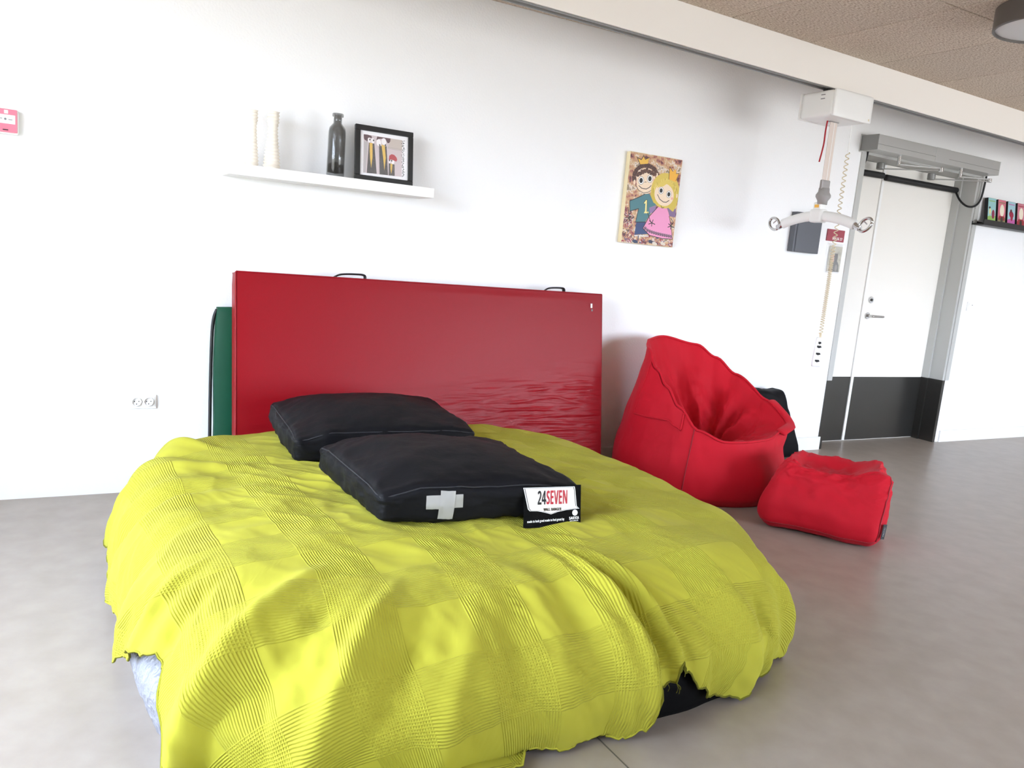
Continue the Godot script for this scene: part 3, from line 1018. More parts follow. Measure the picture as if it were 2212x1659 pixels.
func build_beanbags() -> void:
	var n := noise(1.6, FastNoiseLite.TYPE_SIMPLEX_SMOOTH, 3, 91)
	var nr := noise(2.6, FastNoiseLite.TYPE_SIMPLEX_SMOOTH, 3, 93)
	nr.fractal_type = FastNoiseLite.FRACTAL_RIDGED
	var ch := thing("bean_bag_chair", "big red fabric bean bag chair with sunken seat by the wall", "bean bag", Vector3(3.33, 0, 0.535))
	var cols := 220
	var pts := PackedVector3Array()
	var uvs := PackedVector2Array()
	var ro := 40
	for r in ro:
		for c in cols:
			var deg := -180.0 + 360.0 * c / cols
			pts.append(bag_outer(deg, r / float(ro - 1), n))
			uvs.append(Vector2(deg, r))
	# bottom disc closes the body
	var full := PackedVector3Array()
	var fu := PackedVector2Array()
	for c in cols:
		full.append(Vector3(0, 0, 0))
		fu.append(Vector2.ZERO)
	full.append_array(pts)
	fu.append_array(uvs)
	part("body", grid_mesh(full, fu, ro + 1, cols, true, false), M.red_fabric, ch)
	# seat: from the rim down into the hollow, slack and wrinkled
	var sp := PackedVector3Array()
	var su := PackedVector2Array()
	var ri := 60
	var ctr := Vector3(0.07, 0.27, 0.04)
	for r in ri:
		for c in cols:
			var deg := -180.0 + 360.0 * c / cols
			var th := deg_to_rad(deg)
			var rim := bag_outer(deg, 1.0, n)
			var k := r / float(ri - 1)
			var inw := 1.0 - k
			var p := Vector3(lerpf(ctr.x, rim.x, inw), 0, lerpf(ctr.z, rim.z, inw))
			var fall := 1.0 - pow(1.0 - clampf(k * 1.25, 0.0, 1.0), 1.9)
			p.y = lerpf(rim.y, ctr.y + 0.03 * n.get_noise_2d(p.x * 4.0, p.z * 4.0), fall)
			# rolled lip
			p.y += 0.018 * sin(clampf(k / 0.1, 0.0, 1.0) * PI)
			# radial slack folds in the backrest
			var fold := sin(deg * 0.17 + 1.3 * sin(deg * 0.05)) * 0.026 + nr.get_noise_3d(p.x * 1.1, p.y * 1.1, p.z * 1.1) * 0.03
			var amt := ss(0.06, 0.3, k) * ss(1.0, 0.6, k)
			p += Vector3(-cos(th), 0.5, -sin(th)) * fold * amt
			sp.append(p)
			su.append(Vector2(deg, k))
	part("seat", grid_mesh(sp, su, ri, cols, true, false), M.red_fabric, ch)
	var rimline: Array = []
	for c in 121:
		var p := bag_outer(-180.0 + 3.0 * c, 1.0, n)
		rimline.append(p + Vector3(0, 0.004, 0))
	part("rim_piping", tube(rimline, 0.0075, 8), M.red_fabric, ch)
	# seam down the side and the folded side flap
	var seam: Array = []
	for i in 24:
		var k := 1.0 - i / 23.0
		seam.append(bag_outer(137.0 + 3.0 * (1.0 - k), k, n) * Vector3(1.004, 1, 1.004))
	part("side_seam", tube(seam, 0.003, 6), M.red_seam, ch)
	var fp := PackedVector3Array()
	var fu2 := PackedVector2Array()
	var FR := 20
	var FC := 24
	for r in FR:
		for c in FC:
			var deg := 146.0 + 44.0 * c / (FC - 1.0)
			deg = wrapf(deg, -180.0, 180.0)
			var H := table(rim_h, deg)
			var low := lerpf(0.45, 0.43, c / (FC - 1.0))
			var y := lerpf(H - 0.005, minf(low, H - 0.1), r / (FR - 1.0))
			var p := bag_outer(deg, y / H, n)
			var out := 1.016 + 0.01 * sin(PI * c / (FC - 1.0))
			fp.append(Vector3(p.x * out, p.y, p.z * out))
			fu2.append(Vector2(c, r))
	var flap := part("side_flap", grid_mesh(fp, fu2, FR, FC, false, true), M.red_fabric, ch)
	var outl: Array = []
	for r in FR:
		outl.append(fp[r * FC])
	for c in range(1, FC):
		outl.append(fp[(FR - 1) * FC + c])
	for r in range(FR - 2, -1, -1):
		outl.append(fp[r * FC + FC - 1])
	part("flap_edge", tube(outl, 0.005, 6), M.red_fabric, flap)
	# right-hand lip, a folded corner that sticks out
	var lip: Array = []
	for c in 12:
		lip.append(bag_outer(18.0 + 4.0 * c, 1.0, n) * Vector3(1.03, 1, 1.03) + Vector3(0, 0.008, 0))
	part("folded_lip", tube(lip, 0.03, 10, 0.35), M.red_fabric, ch)

	# footstool
	var fs := thing("bean_bag_footstool", "small red fabric bean bag footstool in front of the chair", "bean bag", Vector3(3.45, 0, 1.395), 0.0)
	fs.rotation.y = -1.0
	var h := Vector3(0.29, 0.165, 0.21)
	var fn := noise(2.0, FastNoiseLite.TYPE_SIMPLEX_SMOOTH, 3, 101)
	var fr := noise(3.2, FastNoiseLite.TYPE_SIMPLEX_SMOOTH, 3, 103)
	fr.fractal_type = FastNoiseLite.FRACTAL_RIDGED
	var warp := func(cu: Vector3, p: Vector3) -> Vector3:
		var q := p + Vector3(0, 0.17, 0)
		var t := clampf(q.y / 0.34, 0.0, 1.0)
		# narrower towards the top, round belly
		var bel := 1.0 + 0.07 * sin(t * PI * 0.9) - 0.2 * ss(0.25, 1.0, t)
		q.x *= bel
		q.z *= bel
		var up := ss(0.35, 1.0, t)
		# pinched ears at the top corners, hollow between them
		q.y += up * (0.03 * cu.x * cu.x * ss(-0.4, 0.8, -cu.x) + 0.045 * ss(0.3, 1.0, cu.x) + 0.03 * ss(0.3, 1.0, -cu.z) * (1.0 - cu.x * cu.x) + 0.01)
		q.x += up * 0.05 * ss(0.7, 1.0, cu.x) * ss(0.2, 1.0, cu.z)
		q.y -= 0.05 * up * (1.0 - cu.x * cu.x) * (1.0 - cu.z * cu.z)
		q.z -= up * 0.05 * ss(0.0, 1.0, cu.z)
		q.x += up * 0.015 * ss(0.5, 1.0, cu.x) * ss(0.3, 1.0, cu.z)
		q.x += up * 0.05 * ss(0.4, 1.0, -cu.x)
		var wr := ss(0.45, 0.9, t)
		q += Vector3(cu.x, cu.y * 0.7, cu.z).normalized() * (0.012 * fn.get_noise_3d(p.x * 2.0, p.y * 2.0, p.z * 2.0) + 0.022 * wr * fr.get_noise_3d(p.x * 1.2 + p.y, p.y * 4.5 - p.x * 1.5, p.z * 1.5))
		q.y = maxf(q.y, 0.0)
		return q
	part("cover", softbox(h, 0.07, 44, warp), M.red_fabric, fs)
	var sm: Array = []
	for i in 22:
		var y := 1.0 - 1.75 * i / 21.0
		var cu := Vector3(0.97, y, 0.97)
		var hp := cu * h
		var inner := hp.clamp(-h + Vector3(0.07, 0.07, 0.07), h - Vector3(0.07, 0.07, 0.07))
		var d := hp - inner
		sm.append(warp.call(cu, inner + d.normalized() * 0.0715))
	part("corner_seam", tube(sm, 0.0028, 6), M.red_seam, fs)
	var bs: Array = []
	for i in 30:
		var cu := Vector3(lerpf(-0.95, 0.95, i / 29.0), -0.8, 0.99)
		var hp := cu * h
		var inner := hp.clamp(-h + Vector3(0.07, 0.07, 0.07), h - Vector3(0.07, 0.07, 0.07))
		bs.append(warp.call(cu, inner + (hp - inner).normalized() * 0.0715))
	part("base_seam", tube(bs, 0.0028, 6), M.red_seam, fs)
	var tg := part("tag", rbox(Vector3(0.022, 0.075, 0.0025), 0.0006), M.black_rubber, fs, Vector3(0.3, 0.11, 0.188), Vector3(0.0, 0.85, -0.08))
	lettering("PROTAC", 0.0085, M.ink_grey, tg, Vector3(0, 0, 0.0016), Vector3(0, 0, PI / 2.0), 1.1, true)

	# black cushion behind the chair, only its edge shows
	var bn := noise(2.0, FastNoiseLite.TYPE_SIMPLEX_SMOOTH, 2, 111)
	var bc := thing("back_cushion", "black cushion leaning on wall, half hidden behind red chair", "cushion", Vector3(4.3, 0, 0.12))
	part("cover", softbox(Vector3(0.36, 0.25, 0.09), 0.06, 20, func(cu: Vector3, p: Vector3) -> Vector3:
		var q := p + Vector3(0, 0.25, 0)
		q.x -= ss(0.0, 0.5, q.y) * 0.22 * (0.5 + 0.5 * cu.x)
		q += Vector3(cu.x, cu.y, cu.z) * 0.01 * bn.get_noise_3dv(p * 3.0)
		q.y = maxf(q.y, 0.0)
		return q), M.black_fabric, bc)

# ------------------------------------------------------------------ shelf and what stands on it
func build_shelf() -> void:
	var sh := thing("wall_shelf", "white floating wall shelf above the red gym mat", "shelf", Vector3(1.135, 1.5515, 0.1))
	part("board", rbox(Vector3(1.005, 0.049, 0.198), 0.002), M.white_paint, sh, Vector3(0, 0, 0.0))
	part("wall_bracket", rbox(Vector3(0.9, 0.03, 0.004), 0.001), M.aluminium, sh, Vector3(0, -0.004, -0.098))
	var top := 1.5765
	for c in [[0.748, 0.255, 0.03, "cream ridged ceramic candlestick nearest the end of shelf"], [0.84, 0.262, 0.038, "wider cream ridged ceramic candlestick beside the first one"]]:
		var prof: Array = [Vector2(0, 0)]
		var n := 102
		for i in n + 1:
			var t := i / float(n)
			var r: float = c[2] * (1.0 - 0.42 * ss(0.0, 0.75, t) + 0.12 * ss(0.74, 0.82, t))
			r *= 1.0 + 0.1 * (absf(fmod(t * 17.0, 1.0) - 0.5) * 2.0 - 0.5) * 2.0
			prof.append(Vector2(r, c[1] * t))
		prof.append(Vector2(0.012, c[1]))
		prof.append(Vector2(0.011, c[1] - 0.03))
		prof.append(Vector2(0, c[1] - 0.03))
		var cs := thing("candlestick", c[3], "candlestick", Vector3(c[0], top, 0.1), 0.0, "candlesticks on the shelf")
		part("stem", lathe(prof, 28, true), M.cream_ceramic, cs)
	# smoked glass bottle: thick dark base, clearer shoulders
	var b := thing("glass_bottle", "slim smoky grey glass bottle between candlesticks and picture frame", "bottle", Vector3(1.143, top, 0.115))
	part("glass", lathe([Vector2(0, 0.0), Vector2(0.041, 0.0), Vector2(0.043, 0.003), Vector2(0.0425, 0.1), Vector2(0.0415, 0.212), Vector2(0.038, 0.232), Vector2(0.027, 0.246), Vector2(0.0205, 0.254), Vector2(0.0195, 0.282), Vector2(0.027, 0.285), Vector2(0.0275, 0.297), Vector2(0.025, 0.3), Vector2(0.017, 0.3), Vector2(0.0155, 0.255), Vector2(0.023, 0.243), Vector2(0.036, 0.225), Vector2(0.0385, 0.2), Vector2(0.0385, 0.02), Vector2(0.0, 0.015)], 40), M.smoked_glass, b)
	part("tinted_base", lathe([Vector2(0, 0.016), Vector2(0.038, 0.021), Vector2(0.0383, 0.06), Vector2(0.0, 0.075)], 32), M.smoked_glass_base, b)
	# picture frame leaning on the wall
	var f := thing("picture_frame", "black framed print of long beaked birds standing on white shelf", "picture frame", Vector3(1.39, top, 0.128))
	var fb := Node3D.new()
	fb.name = "frame"
	f.add_child(fb)
	var tl := -0.14
	fb.rotation.x = tl
	var S := 0.305
	var SH := 0.272
	var bw := 0.026
	for r in [[Vector3(S, bw, 0.022), Vector3(0, bw / 2.0, 0)], [Vector3(S, bw, 0.022), Vector3(0, SH - bw / 2.0, 0)], [Vector3(bw, SH - 2.0 * bw, 0.022), Vector3(-S / 2.0 + bw / 2.0, SH / 2.0, 0)], [Vector3(bw, SH - 2.0 * bw, 0.022), Vector3(S / 2.0 - bw / 2.0, SH / 2.0, 0)]]:
		part("moulding", rbox(r[0], 0.003), M.black_wood, fb, r[1])
	part("backing", rbox(Vector3(S - 0.01, SH - 0.01, 0.004), 0.001), M.black_wood, fb, Vector3(0, SH / 2.0, -0.006))
	part("print", quad(S - 2.0 * bw, SH - 2.0 * bw), print_mat("bird_print", bird_print()), fb, Vector3(0, SH / 2.0, 0.001))
	var gl := part("glazing", quad(S - 2.0 * bw, SH - 2.0 * bw), M.acrylic, fb, Vector3(0, SH / 2.0, 0.004))
	gl.set_meta("label", "clear glazing")

func bird_print() -> Image:
	var W := 420
	var H := 420
	var im := Image.create(W, H, false, Image.FORMAT_RGB8)
	im.fill(c8(244, 242, 244))
	var den := 1058.0 * 1095.0 - 155.0 * 33.0
	var z := func(x: float, y: float) -> Vector2:
		var dx := x - 293.0
		var dy := y - 228.0
		return Vector2((dx * 1095.0 - dy * 33.0) / den * W, (dy * 1058.0 - dx * 155.0) / den * H)
	var zz := func(l: Array) -> Array:
		var o: Array = []
		for i in range(0, l.size(), 2):
			o.append(z.call(l[i], l[i + 1]))
		return o
	fill_poly(im, zz.call([370, 325, 1225, 460, 1250, 1380, 395, 1270]), c8(206, 190, 192))
	fill_poly(im, zz.call([960, 425, 1225, 460, 1230, 720, 905, 660]), c8(196, 182, 172))
	fill_poly(im, zz.call([385, 500, 470, 520, 450, 1275, 400, 1270]), c8(180, 172, 172))
	stroke(im, zz.call([905, 640, 1215, 690]), 1.0, c8(140, 130, 130))
	stroke(im, zz.call([905, 668, 1220, 728]), 1.0, c8(140, 130, 130))
	# speckled bodies
	var bodies := [[490, 540, 610, 560, 690, 1300, 475, 1280], [715, 610, 880, 620, 940, 1335, 755, 1315], [948, 1040, 1075, 1070, 1090, 1355, 955, 1340]]
	var rng := RandomNumberGenerator.new()
	rng.seed = 12
	for b in bodies:
		fill_poly(im, zz.call(b), c8(46, 40, 40))
		for i in 260:
			var p := Vector2(rng.randf_range(b[0], b[4]), rng.randf_range(b[1], b[5]))
			var q: Vector2 = z.call(p.x, p.y)
			if Geometry2D.is_point_in_polygon(q, PackedVector2Array(zz.call(b))):
				stroke(im, [q, q + Vector2(rng.randf_range(-3, 3), rng.randf_range(1, 4))], 0.7, c8(150, 138, 126))
	# hair tufts
	fill_poly(im, zz.call([370, 335, 450, 340, 540, 370, 555, 420, 500, 420, 450, 515, 430, 480, 405, 480, 380, 430]), c8(70, 22, 32))
	fill_poly(im, zz.call([665, 380, 960, 425, 955, 500, 930, 535, 900, 540, 860, 470, 800, 430, 700, 440, 650, 470]), c8(74, 20, 34))
	fill_poly(im, zz.call([945, 950, 950, 850, 1000, 812, 1060, 830, 1110, 890, 1130, 950, 1110, 1000, 1060, 970, 1000, 945]), c8(176, 26, 46))
	# eyes
	for e in [[495, 470, 34, 60, 510, 460], [572, 490, 36, 66, 590, 478], [705, 530, 52, 85, 728, 590], [815, 500, 55, 82, 855, 590], [965, 990, 24, 44, 962, 968], [1035, 1010, 32, 52, 1008, 975]]:
		var c: Vector2 = z.call(e[0], e[1])
		fill_oval(im, c, e[2] * W / 1090.0, e[3] * H / 1100.0, c8(244, 238, 238))
		fill_oval(im, z.call(e[4], e[5]), 5.5, 8.5, c8(16, 14, 16))
	# beaks
	for k in [[505, 540, 570, 545, 585, 900, 565, 1165, 530, 900, 515, 700], [765, 575, 840, 600, 875, 900, 858, 1225, 815, 900], [985, 1045, 1030, 1060, 1025, 1200, 1012, 1310, 990, 1180]]:
		fill_poly(im, zz.call(k), c8(226, 184, 74))
	# column of bold black marks along the edge
	for i in 26:
		var y := 470.0 + i * 35.0
		var x0 := 1222.0 + i * 1.3
		for k in 3:
			var a := Vector2(x0 + rng.randf_range(0, 46), y + rng.randf_range(0, 26))
			stroke(im, [z.call(a.x, a.y), z.call(a.x + rng.randf_range(-22, 22), a.y + rng.randf_range(-14, 14))], 2.2, c8(14, 14, 14))
	return im

# ------------------------------------------------------------------ canvas painting
func build_painting() -> void:
	var p := thing("canvas_painting", "small canvas painting of two smiling children wearing yellow crowns", "painting", Vector3(3.165, 1.682, 0.0))
	part("stretcher", rbox(Vector3(0.408, 0.543, 0.038), 0.003), M.pine_edge, p, Vector3(0, 0, 0.0195))
	part("picture", quad(0.404, 0.539), print_mat("children_picture", children_picture()), p, Vector3(0, 0, 0.0391))

func children_picture() -> Image:
	var W := 480
	var H := 640
	var im := Image.create(W, H, false, Image.FORMAT_RGB8)
	brushwork(im, [c8(92, 52, 60), c8(170, 110, 96), c8(196, 150, 116), c8(206, 172, 132), c8(226, 210, 196), c8(150, 130, 104)], 5, 0.012)
	var z := func(x: float, y: float) -> Vector2:
		return Vector2(((x - 460.0) * 1230.0 + (y - 160.0) * 157.0) / 909805.0 * W, ((y - 160.0) * 725.0 - (x - 460.0) * 115.0) / 909805.0 * H)
	var zz := func(l: Array) -> Array:
		var o: Array = []
		for i in range(0, l.size(), 2):
			o.append(z.call(l[i], l[i + 1]))
		return o
	var ink := c8(34, 26, 26)
	var skin := c8(238, 214, 186)
	# darker painted ground at the lower edge
	var rng := RandomNumberGenerator.new()
	rng.seed = 3
	for i in 130:
		var q: Vector2 = z.call(rng.randf_range(330, 470), rng.randf_range(950, 1420))
		stroke(im, [q, q + Vector2(rng.randf_range(-14, 14), rng.randf_range(-22, 22))], rng.randf_range(1.5, 4.0), [c8(120, 40, 56), c8(70, 56, 60), c8(200, 180, 176), c8(156, 60, 78)][i % 4])
	for i in 120:
		var q: Vector2 = z.call(rng.randf_range(330, 1020), rng.randf_range(1330, 1490))
		stroke(im, [q, q + Vector2(rng.randf_range(-18, 18), rng.randf_range(-6, 6))], rng.randf_range(1.5, 4.5), [c8(156, 40, 60), c8(214, 196, 200), c8(120, 84, 100), c8(92, 90, 116)][i % 4])
	# boy: legs, shirt, arm
	fill_poly(im, zz.call([515, 1130, 650, 1130, 620, 1200, 680, 1300, 485, 1300]), c8(52, 72, 116))
	stroke(im, zz.call([490, 1312, 680, 1330]), 4.0, c8(220, 220, 220))
	fill_oval(im, z.call(495, 1395), 26, 12, c8(52, 66, 92), 0.1)
	stroke(im, zz.call([540, 1320, 535, 1380]), 4.0, c8(52, 66, 92))
	fill_poly(im, zz.call([640, 740, 700, 735, 730, 770, 800, 900, 700, 930, 720, 1010, 640, 1130, 505, 1125, 550, 940, 430, 970, 430, 830, 560, 780]), c8(74, 122, 130))
	stroke(im, zz.call([430, 830, 560, 780, 640, 740]), 2.5, ink)
	stroke(im, zz.call([430, 830, 430, 970, 550, 940, 505, 1125, 640, 1130]), 2.5, ink)
	fill_poly(im, zz.call([620, 870, 655, 820, 672, 820, 665, 985, 690, 985, 688, 1010, 622, 1005, 640, 975, 648, 870]), c8(240, 226, 150))
	stroke(im, zz.call([620, 870, 655, 820, 672, 820, 665, 985]), 1.5, ink)
	stroke(im, zz.call([405, 920, 418, 1050, 450, 1040]), 3.0, ink)
	for k in [[360, 1060], [375, 1110], [430, 1110], [460, 1070]]:
		stroke(im, zz.call([418, 1055, k[0], k[1]]), 2.5, ink)
	# boy: hair, head, ears, crown
	for i in 60:
		var a := lerpf(PI * 0.95, PI * 2.08, i / 59.0)
		fill_oval(im, z.call(660 + cos(a) * 165.0, 520 + sin(a) * 165.0 - 6.0), rng.randf_range(11, 20), rng.randf_range(11, 18), [c8(78, 50, 42), c8(104, 70, 56), c8(66, 40, 36)][i % 3])
	fill_oval(im, z.call(660, 560), 86, 92, skin)
	fill_oval(im, z.call(500, 575), 10, 18, skin)
	fill_oval(im, z.call(815, 480), 9, 16, skin)
	for i in 26:
		fill_oval(im, z.call(530 + i * 10.5, 395 + 30.0 * absf(sin(i * 0.9)) + absf(i - 13.0) * 5.0), 12, 12, [c8(78, 50, 42), c8(104, 70, 56)][i % 2])
	fill_poly(im, zz.call([545, 240, 600, 270, 635, 215, 655, 265, 710, 240, 690, 325, 580, 335]), c8(232, 184, 76))
	stroke(im, zz.call([545, 240, 600, 270, 635, 215, 655, 265, 710, 240]), 2.5, ink)
	stroke(im, zz.call([545, 240, 580, 335]), 2.5, ink)
	for e in [[592, 553], [715, 530]]:
		var c: Vector2 = z.call(e[0], e[1])
		fill_oval(im, c, 26, 29, c8(120, 110, 108))
		fill_oval(im, c, 23, 26, c8(246, 242, 236))
		fill_oval(im, c, 15, 18, c8(22, 24, 26))
	stroke(im, zz.call([560, 625, 600, 660, 660, 672, 705, 650, 730, 625]), 2.5, ink)
	stroke(im, zz.call([640, 580, 658, 570, 664, 580]), 1.6, ink)
	stroke(im, zz.call([510, 610, 550, 680, 620, 725, 690, 715, 745, 680]), 1.8, ink)
	fill_oval(im, z.call(772, 555), 7, 14, c8(226, 160, 150))
	# girl: dress, hem, shoes, arms
	fill_poly(im, zz.call([700, 930, 800, 905, 780, 990, 710, 1010]), c8(140, 116, 160))
	fill_poly(im, zz.call([960, 940, 1085, 960, 1075, 1080, 990, 1060]), c8(128, 104, 140))
	fill_poly(im, zz.call([840, 905, 950, 930, 985, 1050, 1030, 1390, 880, 1375, 700, 1320, 605, 1215, 700, 1050]), c8(232, 150, 190))
	stroke(im, zz.call([840, 905, 700, 1050, 605, 1215, 700, 1320, 880, 1375, 1030, 1390]), 2.5, ink)
	stroke(im, zz.call([985, 1060, 1010, 1200, 1030, 1390]), 2.0, ink)
	for i in 13:
		var t := i / 12.0
		var q: Vector2 = z.call(lerpf(640, 1010, t), lerpf(1215, 1350, pow(t, 0.6)))
		fill_oval(im, q, 14, 12, c8(150, 110, 132))
		stroke(im, [q + Vector2(-8, -6), q + Vector2(6, 4), q + Vector2(-4, 8)], 1.6, c8(60, 44, 56))
	for st in [[[675, 1000, 715, 1120], [735, 1145]], [[1010, 1090, 1045, 1150], [1010, 1200]]]:
		stroke(im, zz.call(st[0] + st[1]), 2.5, ink)
		for k in 5:
			var a := 0.5 + k * 1.15
			stroke(im, [z.call(st[1][0], st[1][1]), z.call(st[1][0] + cos(a) * 48.0, st[1][1] + sin(a) * 45.0)], 3.0, ink)
	fill_oval(im, z.call(715, 1410), 24, 12, c8(60, 66, 90), 0.2)
	fill_oval(im, z.call(770, 1440), 24, 11, c8(216, 206, 190), 0.2)
	fill_oval(im, z.call(890, 1450), 26, 11, c8(216, 206, 190), 0.2)
	# girl: hair, head, crown
	fill_oval(im, z.call(930, 700), 132, 128, c8(214, 188, 84))
	fill_poly(im, zz.call([745, 640, 720, 760, 760, 860, 820, 900, 860, 800]), c8(206, 180, 70))
	fill_poly(im, zz.call([1110, 660, 1125, 780, 1090, 920, 1040, 1000, 960, 930, 1050, 800]), c8(206, 182, 74))
	for i in 40:
		var a := rng.randf_range(PI, TAU)
		var q: Vector2 = z.call(930 + cos(a) * 165, 690 + sin(a) * 160)
		stroke(im, [q, q + Vector2(rng.randf_range(-10, 10), rng.randf_range(10, 40))], 1.8, [c8(178, 150, 60), c8(234, 212, 120)][i % 2])
	fill_oval(im, z.call(915, 755), 92, 80, skin, 0.25)
	fill_poly(im, zz.call([810, 660, 850, 590, 930, 550, 1010, 570, 1060, 640, 1000, 640, 960, 600, 900, 640, 860, 640]), c8(220, 194, 92))
	fill_poly(im, zz.call([985, 540, 998, 365, 1045, 430, 1085, 400, 1090, 460, 1135, 460, 1085, 580]), c8(236, 176, 62))
	stroke(im, zz.call([985, 540, 998, 365, 1045, 430]), 2.0, ink)
	stroke(im, zz.call([1090, 460, 1135, 460, 1085, 560]), 1.5, ink)
	for e in [[872, 695], [982, 750]]:
		var c: Vector2 = z.call(e[0], e[1])
		fill_oval(im, c, 24, 26, c8(130, 118, 112))
		fill_oval(im, c, 21, 23, c8(246, 242, 236))
		fill_oval(im, c, 14, 16, c8(22, 24, 26))
	stroke(im, zz.call([820, 750, 850, 815, 900, 855, 945, 860, 985, 835]), 2.5, ink)
	fill_oval(im, z.call(1028, 810), 10, 10, c8(232, 170, 156))
	fill_oval(im, z.call(1100, 775), 7, 16, skin)
	stroke(im, zz.call([870, 910, 880, 940, 910, 935]), 2.0, ink)
	return im

# ------------------------------------------------------------------ ceiling hoist
func build_hoist() -> void:
	var o := thing("ceiling_hoist", "white patient lift motor unit hanging from the ceiling rail", "lift", Vector3(3.985, 2.22, 0.63))
	part("casing", softbox(Vector3(0.162, 0.075, 0.118), 0.022, 12, func(_c: Vector3, p: Vector3) -> Vector3: return p), M.white_plastic, o, Vector3(0, 0.076, 0))
	part("front_cover", softbox(Vector3(0.164, 0.077, 0.01), 0.009, 8, func(_c: Vector3, p: Vector3) -> Vector3: return p), M.white_plastic, o, Vector3(0, 0.076, 0.124))
	part("back_cover", softbox(Vector3(0.164, 0.077, 0.008), 0.007, 8, func(_c: Vector3, p: Vector3) -> Vector3: return p), M.white_plastic, o, Vector3(0, 0.076, -0.122))
	part("trolley", rbox(Vector3(0.2, 0.035, 0.04), 0.006), M.black_plastic, o, Vector3(0, 0.162, -0.005))
	for k in 2:
		part("print_line", rbox(Vector3(0.0006, 0.005, 0.03), 0.0001), M.ink_grey, o, Vector3(-0.1622, 0.125 - 0.022 * k, 0.04))
	part("logo", rbox(Vector3(0.009, 0.012, 0.0006), 0.0001), M.beige_cord, o, Vector3(0.138, 0.018, 0.1344))
	part("strap_slot", rbox(Vector3(0.075, 0.003, 0.02), 0.0005), M.grey_plastic, o, Vector3(0, -0.001, 0))
	part("lift_strap", rbox(Vector3(0.062, 0.345, 0.003), 0.0008), M.strap_web, o, Vector3(0.005, -0.172, 0))
	part("strap_stripe", rbox(Vector3(0.004, 0.345, 0.0036), 0.0005), M.white_plastic, o, Vector3(0.012, -0.172, 0))
	part("buckle", rbox(Vector3(0.072, 0.055, 0.02), 0.006), M.grey_plastic, o, Vector3(0.005, -0.365, 0))
	part("coupling", lathe([Vector2(0.0, -0.082), Vector2(0.029, -0.082), Vector2(0.03, -0.06), Vector2(0.044, -0.038), Vector2(0.044, -0.026), Vector2(0.033, -0.008), Vector2(0.031, 0.015), Vector2(0.0, 0.015)], 24), M.grey_plastic, o, Vector3(0.005, -0.4, 0))
	part("release_tape", tube(curve([Vector3(-0.052, 0.0, 0.0), Vector3(-0.056, -0.06, 0.0), Vector3(-0.06, -0.14, 0.004), Vector3(-0.072, -0.24, 0.0)], 6), 0.006, 6, 0.4), M.red_cord, o)
	# coiled handset lead
	part("lead", tube([Vector3(0.165, 0.005, 0), Vector3(0.165, -0.15, 0)], 0.0045, 8), M.white_plastic, o)
	var coil: Array = []
	var turns := 57
	var y := -0.15
	for i in turns * 10 + 1:
		var k := i / float(turns * 10)
		var pitch := lerpf(0.033, 0.0125, ss(0.22, 0.42, k))
		pitch = lerpf(pitch, 0.02, ss(0.85, 1.0, k))
		y -= pitch / 10.0
		var a := i * TAU / 10.0
		coil.append(Vector3(0.165 + cos(a) * 0.011, y, sin(a) * 0.011))
	part("coiled_lead", tube(coil, 0.0028, 6), M.beige_cord, o)
	# spreader bar, turned along the room's depth
	var sb := thing("spreader_bar", "white arched spreader bar with metal hooks hung from lift strap", "spreader bar", Vector3(3.99, 1.62, 0.615), deg_to_rad(90.0))
	var path: Array = []
	for i in 25:
		var t := -1.0 + 2.0 * i / 24.0
		path.append(Vector3(-t * 0.27, 0.05 * (1.0 - t * t), 0))
	part("bar", tube(path, 0.021, 16, 1.45), M.white_plastic, sb)
	part("hub", softbox(Vector3(0.045, 0.04, 0.032), 0.012, 6, func(_c: Vector3, p: Vector3) -> Vector3: return p), M.white_plastic, sb, Vector3(0, 0.05, 0))
	part("neck", rbox(Vector3(0.058, 0.062, 0.05), 0.008), M.white_plastic, sb, Vector3(0, 0.1, 0))
	part("mark", rbox(Vector3(0.0015, 0.018, 0.032), 0.0005), M.yellow_mark, sb, Vector3(-0.0, 0.107, -0.026), Vector3(0, PI / 2.0, 0))
	for s in [-1.0, 1.0]:
		var hk := part("hook_mount", tube(curve([Vector3(s * 0.262, 0.006, 0), Vector3(s * 0.285, -0.012, 0), Vector3(s * 0.31, -0.022, 0)], 5), 0.017, 10), M.chrome, sb)
		var loop: Array = []
		for i in 21:
			var a := TAU * i / 20.0
			loop.append(Vector3(s * (0.342 + 0.042 * cos(a)), 0.0 + 0.036 * sin(a) + 0.012 * cos(a), 0.004 * sin(a)))
		part("hook", tube(loop, 0.0085, 8), M.chrome, hk)
		part("latch", tube([Vector3(s * 0.318, 0.03, 0), Vector3(s * 0.352, 0.004, 0)], 0.0035, 6), M.chrome, hk)
	# handset
	var hs := thing("hoist_handset", "slim white hand control with black buttons hanging on coiled lead", "remote control", Vector3(4.15, 0.742, 0.63), deg_to_rad(-35.0))
	part("case", softbox(Vector3(0.028, 0.095, 0.013), 0.01, 8, func(_c: Vector3, p: Vector3) -> Vector3: return p * Vector3(1.0 - 0.15 * p.y / 0.095, 1, 1)), M.white_plastic, hs, Vector3(0, 0.095, 0))
	part("strain_relief", cyl(0.007, 0.03), M.beige_cord, hs, Vector3(0, 0.186, 0))
	for b in [[0.155, 0.01], [0.13, 0.016], [0.085, 0.016], [0.04, 0.016]]:
		part("button", plate(PackedVector2Array([Vector2(-b[1], -0.004), Vector2(-0.2 * b[1], -0.01), Vector2(b[1], -0.003), Vector2(b[1] * 0.6, 0.008), Vector2(-b[1], 0.008)]), 0.003, 0.9), M.black_plastic, hs, Vector3(0, b[0], 0.0135))

